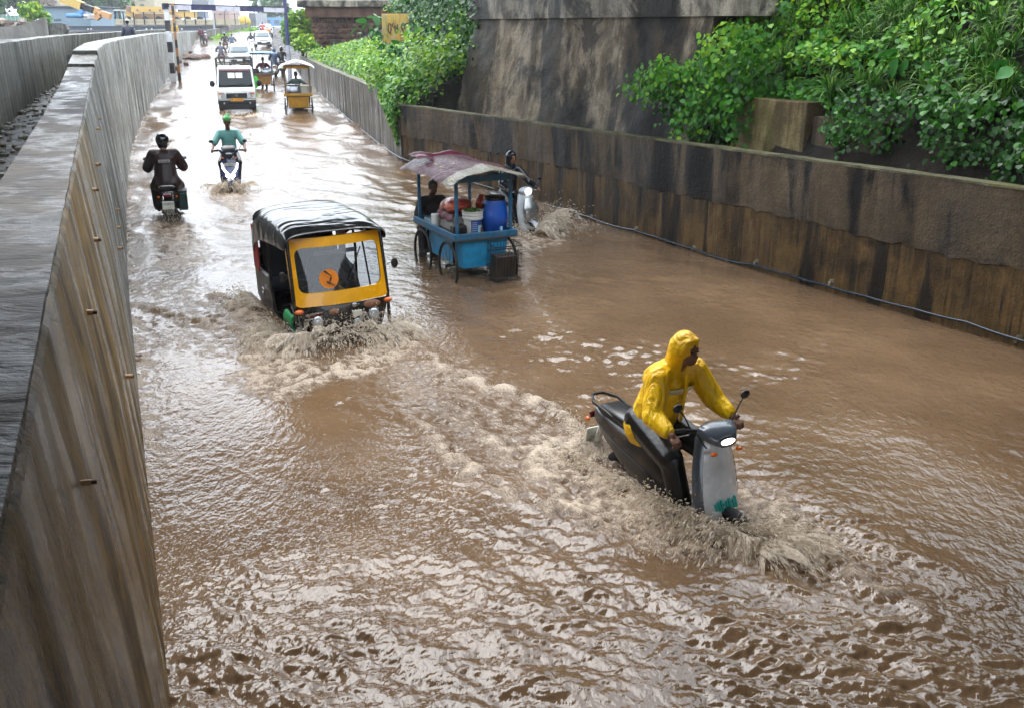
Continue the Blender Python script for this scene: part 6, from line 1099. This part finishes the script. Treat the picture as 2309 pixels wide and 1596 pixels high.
ya = thing('yellow_tarp', 'yellow covered heap behind the far wall', 'tarpaulin'); q = aty(550, 50, 150.); m = MB(); m.ell((q.x, q.y, q.z), (1.0, 1.0, .9)); m.build('cover', mk('yellow_cover', 'c9a93a', .5), ya, 80)
# far wall with verge, lamp posts
m = MB(); A_ = [(470, 68, 86, 120), (485, 66, 84, 124), (520, 60, 76, 136), (567, 51.5, 65, 152)]
m.loft([[aty(x, yt, Y), aty(x, yb_, Y), aty(x, yb_, Y)+Vector((-.4, .3, 0)), aty(x, yt, Y)+Vector((-.4, .3, 0))] for x, yt, yb_, Y in A_]); tag(m.build('far_wall', M_far, None), 'pale grey wall rising along the verge at the top of the ramp', 'wall')
gv = np.concatenate([np.array([aty(x, y, Y)]) for x, y, Y in [(random.uniform(478, 592), 0, 0) for k in range(1)] for Y in (1.,)]) if False else None
vp_ = []
for k in range(900): u = random.random(); x = 480+u*110; Y = 118+u*36; yb_ = np.interp(x, [470, 485, 520, 567, 592], [88, 86, 78, 67, 63])+random.uniform(-1, 3.2); vp_.append(aty(x, yb_, Y))
leaves('verge_grass', np.array([tuple(p) for p in vp_]), np.tile(np.array([0, -.5, .8]), (900, 1)), .5, ML_lime, shape=(OV, OF), val=np.full(900, .55), kind='stuff')
M_pole = mk('galvanised_pole', 'a4a9ae', .5, .3, var=.05); lp_lab = ['galvanised lamp post at the near end of the far wall', 'galvanised lamp post at the middle of the far wall', 'tall lamp post beside the blue shop front', 'thin lamp post behind the gantry beam', 'thin lamp post beside the leafy tree at the pier']
for (px, pb_, Y, r), lab in zip([(485, 84, 124, .12), (538, 73, 142, .12), (589, 57, 165, .16), (566, 58, 190, .08), (703, 100, 80, .06)], lp_lab):
    q = aty(px, pb_, Y); m = MB(); m.tube([(0, 0, -.3), (0, 0, 4), (0, 0, 9.5)], [r, r*.85, r*.6], 8); l_ = thing('lamp_post', lab, 'lamp post', q, 0, None); m.build('pole', M_pole, l_, 60); m = MB(); m.tube([(0, 0, 9.4), (.5, -.2, 9.9), (1.4, -.5, 10.0)], r*.5, 6); m.build('arm', M_pole, l_); m = MB(); m.box((1.6, -.55, 9.98), (.7, .25, .12)); m.build('lamp_head', M_pole, l_)
q = G(442, 133); mh = MB()
for k in range(16): a = k*2.4; mh.ell((random.uniform(-1.4, 1.2), random.uniform(-1.2, 1.2), .05), (random.uniform(.3, .7), random.uniform(.4, .8), random.uniform(.15, .42)), n=10, m=6)
o = mh.build('mud_heap', concrete('heap_soil', '7a5a46', '4e3a2e', '2e221a', .2, 3, rough=.6, bstr=1), None, remesh=.08); o.location = (q.x-.5, q.y, q.z); tag(o, 'low reddish heap of earth beside the curved wall', 'earth heap')
for k, (px, py) in enumerate([(405, 143), (420, 148), (398, 158), (430, 122)]): q = G(px, py); m = MB(); m.ell((0, 0, .1), (.22, .18, .16), n=8, m=5); o = m.build('rock', M_stone, None, remesh=.05); o.location = q; tag(o, 'loose rock at the foot of the earth heap', 'rock', 'rocks by the heap')
# ------------------------------------------------------------------ spray thrown up by the wheels (drops and ligaments of muddy water)
t = NT('muddy_spray'); v = t.coord(); t.col(t.ramp(t.noise(v, 9, 3), [(.3, 'd6c7b4'), (.7, 'f4eee4')])); t.set(rough=.25, ior=1.33, spec=.6); tl_ = t.n('ShaderNodeBsdfTranslucent'); tl_.inputs[0].default_value = lin('f3e8d8'); mx = t.n('ShaderNodeMixShader'); mx.inputs[0].default_value = .6; t.lk(t.b.outputs[0], mx.inputs[1]); t.lk(tl_.outputs[0], mx.inputs[2]); t.lk(mx.outputs[0], t.out.inputs[0]); M_spray = t.m
def spindles(P, Dv, Ln, Rd):
    n = len(P); d = Dv/(np.linalg.norm(Dv, axis=1)[:, None]+1e-9); a = np.cross(d, np.tile([.3, .5, .81], (n, 1))); a /= np.linalg.norm(a, axis=1)[:, None]+1e-9; b = np.cross(d, a)
    tip = P+d*Ln[:, None]*.5; tail = P-d*Ln[:, None]*.5; mid = P+d*Ln[:, None]*.12; ring_ = [mid+(a*math.cos(q)+b*math.sin(q))*Rd[:, None] for q in (0, 2*math.pi/3, 4*math.pi/3)]
    V = np.stack([tip, tail]+ring_, 1).reshape(-1, 3); f = np.array([(0, 2, 3), (0, 3, 4), (0, 4, 2), (1, 3, 2), (1, 4, 3), (1, 2, 4)]); Fq = (f[None]+(np.arange(n)*5)[:, None, None]).reshape(-1, 3); return V, Fq
def spray(label, emitters, dens=1.):
    VV = []; FF = []; off = 0
    for (A, B, vel, sd, T, n, zw_, size) in emitters:
        n = int(n*.55); u = rng.random(n)[:, None]; p0 = np.array(A)*(1-u)+np.array(B)*u; cl = rng.integers(0, 60, n); cv = np.random.default_rng(int(n)).standard_normal((60, 3))*.55
        v0 = np.array(vel)+(rng.standard_normal((n, 3))*.6+cv[cl])*np.array(sd); tt = (rng.random(n)**1.1*T)[:, None]; P = p0+v0*tt+np.array([0, 0, -4.9])*tt**2; vv = v0+np.array([0, 0, -9.8])*tt
        k = (P[:, 2] > zw_-.03); P = P[k]; vv = vv[k]; m_ = len(P); Ln = size*(.5+1.6*rng.random(m_)**2)*(.5+.35*np.linalg.norm(vv, axis=1)); Rd = size*(.12+.32*rng.random(m_)**2.5)
        V, F_ = spindles(P, vv, Ln*1.2, Rd); VV.append(V); FF.append(F_+off); off += len(V)
    me = fastmesh('spray', np.concatenate(VV), np.concatenate(FF)); o = link('water_spray', me, M_spray, smooth=180, kind='stuff'); o['label'] = label; return o
def loc2w(L_, a, x, y, z): c, s = math.cos(a), math.sin(a); return (L_[0]+c*x-s*y, L_[1]+s*x+c*y, z)
def dirw(a, x, y, z): c, s = math.cos(a), math.sin(a); return (c*x-s*y, s*x+c*y, z)
# thin torn sheets of water: ballistic surfaces with streaky holes
t = NT('muddy_sheet'); au_ = t.n('ShaderNodeAttribute', attribute_name='su'); av_ = t.n('ShaderNodeAttribute', attribute_name='sv'); cb = t.n('ShaderNodeCombineXYZ'); t.lk(au_.outputs['Fac'], cb.inputs[0]); t.lk(av_.outputs['Fac'], cb.inputs[1]); 
mp1 = t.n('ShaderNodeMapping'); mp1.inputs['Scale'].default_value = (30, 3.2, 1); t.lk(cb.outputs[0], mp1.inputs[0]); mp2 = t.n('ShaderNodeMapping'); mp2.inputs['Scale'].default_value = (70, 13, 1); t.lk(cb.outputs[0], mp2.inputs[0])
na = t.noise(mp1.outputs[0], 1, 4, .6, .4); nb_ = t.noise(mp2.outputs[0], 1, 3, .6, .3); al = t.math('ADD', t.math('MULTIPLY', na, .6), t.math('MULTIPLY', nb_, .4)); al = t.math('SUBTRACT', al, t.math('MULTIPLY', t.math('POWER', av_.outputs['Fac'], 1.4), .3)); al = t.ramp(al, [(.30, 0.), (.42, 1.)])
t.col(t.ramp(nb_, [(.35, 'b39f88'), (.65, 'efe6d8')])); t.set(rough=.35, ior=1.33, spec=.4); tl_ = t.n('ShaderNodeBsdfTranslucent'); tl_.inputs[0].default_value = lin('e8dcc9'); mx = t.n('ShaderNodeMixShader'); mx.inputs[0].default_value = .5; t.lk(t.b.outputs[0], mx.inputs[1]); t.lk(tl_.outputs[0], mx.inputs[2]); tp_ = t.n('ShaderNodeBsdfTransparent'); mx2 = t.n('ShaderNodeMixShader'); t.lk(al, mx2.inputs[0]); t.lk(tp_.outputs[0], mx2.inputs[1]); t.lk(mx.outputs[0], mx2.inputs[2]); t.lk(mx2.outputs[0], t.out.inputs[0]); t.bump(nb_, .6, .03); M_sheet = t.m
def sheets(label, L):
    VV = []; FF = []; U = []; Vv = []; off = 0
    for q, (A, B, v0, v1, T, bow) in enumerate(L):
        nu, nv = 48, 16; u = np.linspace(0, 1, nu+1)[:, None]; v = np.linspace(0, 1, nv+1)[None, :]; w1 = .12*np.sin(u*23+q*2)+.1*np.sin(u*51+q); tt = v*T*(1+.25*np.sin(u*9+q)+.12*np.sin(u*37))
        P = np.zeros((nu+1, nv+1, 3))
        for k in range(3): P[..., k] = A[k]+(B[k]-A[k])*u+(v0[k]+(v1[k]-v0[k])*u)*(1+w1)*tt
        P[..., 2] += -4.9*tt**2+bow*np.sin(np.pi*u)*tt; P[..., 2] += .012*np.sin(u*60+v*9); P[..., 0] += .02*np.sin(u*31+v*7+q); P[..., 1] += .02*np.cos(u*27+v*8)
        idx = np.arange((nu+1)*(nv+1)).reshape(nu+1, nv+1); FF.append(np.stack([idx[:-1, :-1], idx[1:, :-1], idx[1:, 1:], idx[:-1, 1:]], -1).reshape(-1, 4)+off); VV.append(P.reshape(-1, 3)); ln = float(np.linalg.norm(np.array(B)-np.array(A)))+.3; U.append((u*ln+0*v+q*3.7).ravel()); Vv.append((v+0*u).ravel()); off += (nu+1)*(nv+1)
    me = fastmesh('sheet', np.concatenate(VV), np.concatenate(FF), {'su': np.concatenate(U), 'sv': np.concatenate(Vv)}); o = link('water_sheet', me, M_sheet, smooth=180, kind='stuff'); o['label'] = label
yl2 = at_road(*YS)
spray('muddy spray sheet thrown up by the scooter under the yellow rider', [
    (loc2w(yl2, YR, .95, -.10, .0), loc2w(yl2, YR, .1, -.2, .0), dirw(YR, .5, -1.5, 1.5), (.45, .5, .5), .42, 5200, 0., .03),
    (loc2w(yl2, YR, 1.0, .1, .0), loc2w(yl2, YR, .8, -.12, .0), dirw(YR, 1.7, .3, 1.5), (.9, .9, .6), .42, 4200, 0., .026),
    (loc2w(yl2, YR, .1, -.22, 0.), loc2w(yl2, YR, -.9, -.25, 0.), dirw(YR, -.4, -.9, 1.1), (.5, .5, .5), .3, 3000, 0., .026),
    (loc2w(yl2, YR, -.8, -.1, 0.), loc2w(yl2, YR, -1.7, .2, 0.), dirw(YR, -.5, 0, .9), (.6, .7, .5), .25, 3200, 0., .026)])
spray('muddy bow spray bursting from the front of the auto rickshaw', [
    (loc2w(AL, AH, 1.15, -.6, 0.), loc2w(AL, AH, 1.15, .6, 0.), dirw(AH, 1.6, 0, 1.9), (.7, 1.0, .7), .46, 5200, 0., .028),
    (loc2w(AL, AH, 1.1, -.65, 0.), loc2w(AL, AH, .2, -.7, 0.), dirw(AH, .9, -1.5, 1.4), (.6, .7, .6), .42, 4200, 0., .028),
    (loc2w(AL, AH, 1.1, .6, 0.), loc2w(AL, AH, .7, .68, 0.), dirw(AH, 1.3, 1.3, 1.2), (.7, .7, .5), .36, 2200, 0., .024),
    (loc2w(AL, AH, -.6, -.75, 0.), loc2w(AL, AH, -1.3, -.8, 0.), dirw(AH, -.3, -.9, 1.5), (.5, .5, .6), .4, 2600, 0., .026)])
sheets('torn muddy water sheet peeling from the scooter under the yellow rider', [
    (loc2w(yl2, YR, 1.05, -.02, -.02), loc2w(yl2, YR, -.1, -.2, -.02), dirw(YR, .9, -1.0, 1.5), dirw(YR, .1, -1.3, 1.0), .36, .2), (loc2w(yl2, YR, 1.1, .0, -.02), loc2w(yl2, YR, .1, -.24, -.02), dirw(YR, 1.3, -1.3, 1.1), dirw(YR, .3, -1.8, .8), .34, .2), (loc2w(yl2, YR, 1.15, .15, -.02), loc2w(yl2, YR, 1.1, -.15, -.02), dirw(YR, 1.4, 1.2, 1.3), dirw(YR, 2.0, -.9, 1.2), .40, .5), (loc2w(yl2, YR, 1.1, .2, -.02), loc2w(yl2, YR, 1.15, -.1, -.02), dirw(YR, .8, 1.5, 1.0), dirw(YR, 2.6, .2, 1.1), .36, .4),
    (loc2w(yl2, YR, 0., -.22, -.02), loc2w(yl2, YR, -1.1, -.2, -.02), dirw(YR, 0, -1.0, 1.0), dirw(YR, -.6, -.7, 1.1), .26, .1), (loc2w(yl2, YR, -.9, .2, -.02), loc2w(yl2, YR, -.9, -.25, -.02), dirw(YR, -1.2, .6, 1.3), dirw(YR, -1.2, -.6, 1.3), .3, .3)])
sheets('torn muddy bow sheet in front of the auto rickshaw', [
    (loc2w(AL, AH, 1.0, -.65, -.02), loc2w(AL, AH, 1.0, .65, -.02), dirw(AH, 1.3, -1.5, 1.9), dirw(AH, 1.4, 1.2, 1.5), .44, .5), (loc2w(AL, AH, 1.05, -.6, -.02), loc2w(AL, AH, 1.05, .6, -.02), dirw(AH, 2.2, -1.3, 1.5), dirw(AH, 2.1, .9, 1.2), .38, .4), (loc2w(AL, AH, .9, -.5, -.02), loc2w(AL, AH, .9, .4, -.02), dirw(AH, .7, -.6, 2.1), dirw(AH, .8, .5, 2.0), .44, .3),
    (loc2w(AL, AH, 1.0, -.65, -.02), loc2w(AL, AH, .1, -.7, -.02), dirw(AH, 1.2, -1.9, 1.5), dirw(AH, .1, -1.6, 1.1), .40, .2), (loc2w(AL, AH, -.5, -.66, -.02), loc2w(AL, AH, -1.3, -.66, -.02), dirw(AH, .2, -1.2, 1.7), dirw(AH, -.6, -.9, 1.5), .38, .2)])
sheets('torn muddy water sheet beside the scooter hidden behind the blue cart', [(loc2w(HL, HR, 1.0, -.2, .02), loc2w(HL, HR, .5, .25, .02), dirw(HR, 1.6, .2, 1.6), dirw(HR, .3, 1.8, 2.2), .46, .4), (loc2w(HL, HR, 1.0, -.1, .02), loc2w(HL, HR, .3, .25, .02), dirw(HR, 1.6, .8, 1.2), dirw(HR, .1, 2.0, 1.5), .42, .3)])
sheets('torn muddy water sheet in front of the dark blue scooter', [(loc2w(BL, BR, .85, -.3, .1), loc2w(BL, BR, .85, .3, .1), dirw(BR, .8, -1.3, 1.6), dirw(BR, .8, 1.3, 1.6), .36, .3), (loc2w(BL, BR, .9, -.2, .1), loc2w(BL, BR, .9, .2, .1), dirw(BR, 1.4, -1.0, 1.1), dirw(BR, 1.4, 1.0, 1.1), .32, .3)])
spray('muddy spray beside the scooter hidden behind the blue cart', [(loc2w(HL, HR, .9, -.1, .05), loc2w(HL, HR, .6, .25, .05), dirw(HR, 1.0, 1.2, 1.9), (.7, .8, .8), .5, 3800, .03, .03), (loc2w(HL, HR, .9, .1, .05), loc2w(HL, HR, .3, -.2, .05), dirw(HR, .9, -1., 1.2), (.6, .6, .6), .36, 1500, .03, .028)])
spray('muddy spray in front of the dark blue scooter', [(loc2w(BL, BR, .9, -.35, .12), loc2w(BL, BR, .9, .35, .12), dirw(BR, .8, 0, 1.6), (.5, 1.0, .6), .4, 2600, .1, .03)])
spray('muddy rooster tail behind the motorcycle', [(loc2w(ML, MR, -.98, -.06, .05), loc2w(ML, MR, -1.0, .06, .05), dirw(MR, -.5, 0, 1.9), (.35, .3, .5), .45, 1100, .03, .032)])
# crests of torn water along the wakes
def crest(px, n, up, wd, size):
    P = [G(a, b) for a, b in px]; out = []
    for i in range(len(P)-1): out.append((tuple(P[i]), tuple(P[i+1]), (.15, -.35, up), (.5, .5, .4), .2, n, P[i].z, size))
    return out
spray('torn crests of muddy water along the wakes of the traffic', crest([(960, 800), (1050, 850), (1120, 878), (1190, 900), (1250, 930), (1310, 985), (1390, 1030)], 380, .7, .1, .02)+crest([(960, 975), (1010, 1020), (1100, 1085), (1200, 1130), (1330, 1185)], 330, .6, .1, .02)+crest([(318, 690), (380, 705), (450, 725), (530, 740)], 260, .6, .1, .022)+crest([(500, 262), (540, 266), (580, 262)], 250, 1.2, .2, .04))
# ------------------------------------------------------------------ rain-washed air
hz = MB(); hz.box((0, 160, 18), (700, 420, 44)); ho = hz.build('haze', None, None, kind='stuff')
t = NT('haze_air'); t.N.remove(t.b); vol = t.n('ShaderNodeVolumePrincipled'); vol.inputs['Color'].default_value = (.93, .95, 1, 1); vol.inputs['Density'].default_value = .0006; t.lk(vol.outputs[0], t.out.inputs['Volume']); ho.data.materials.append(t.m)
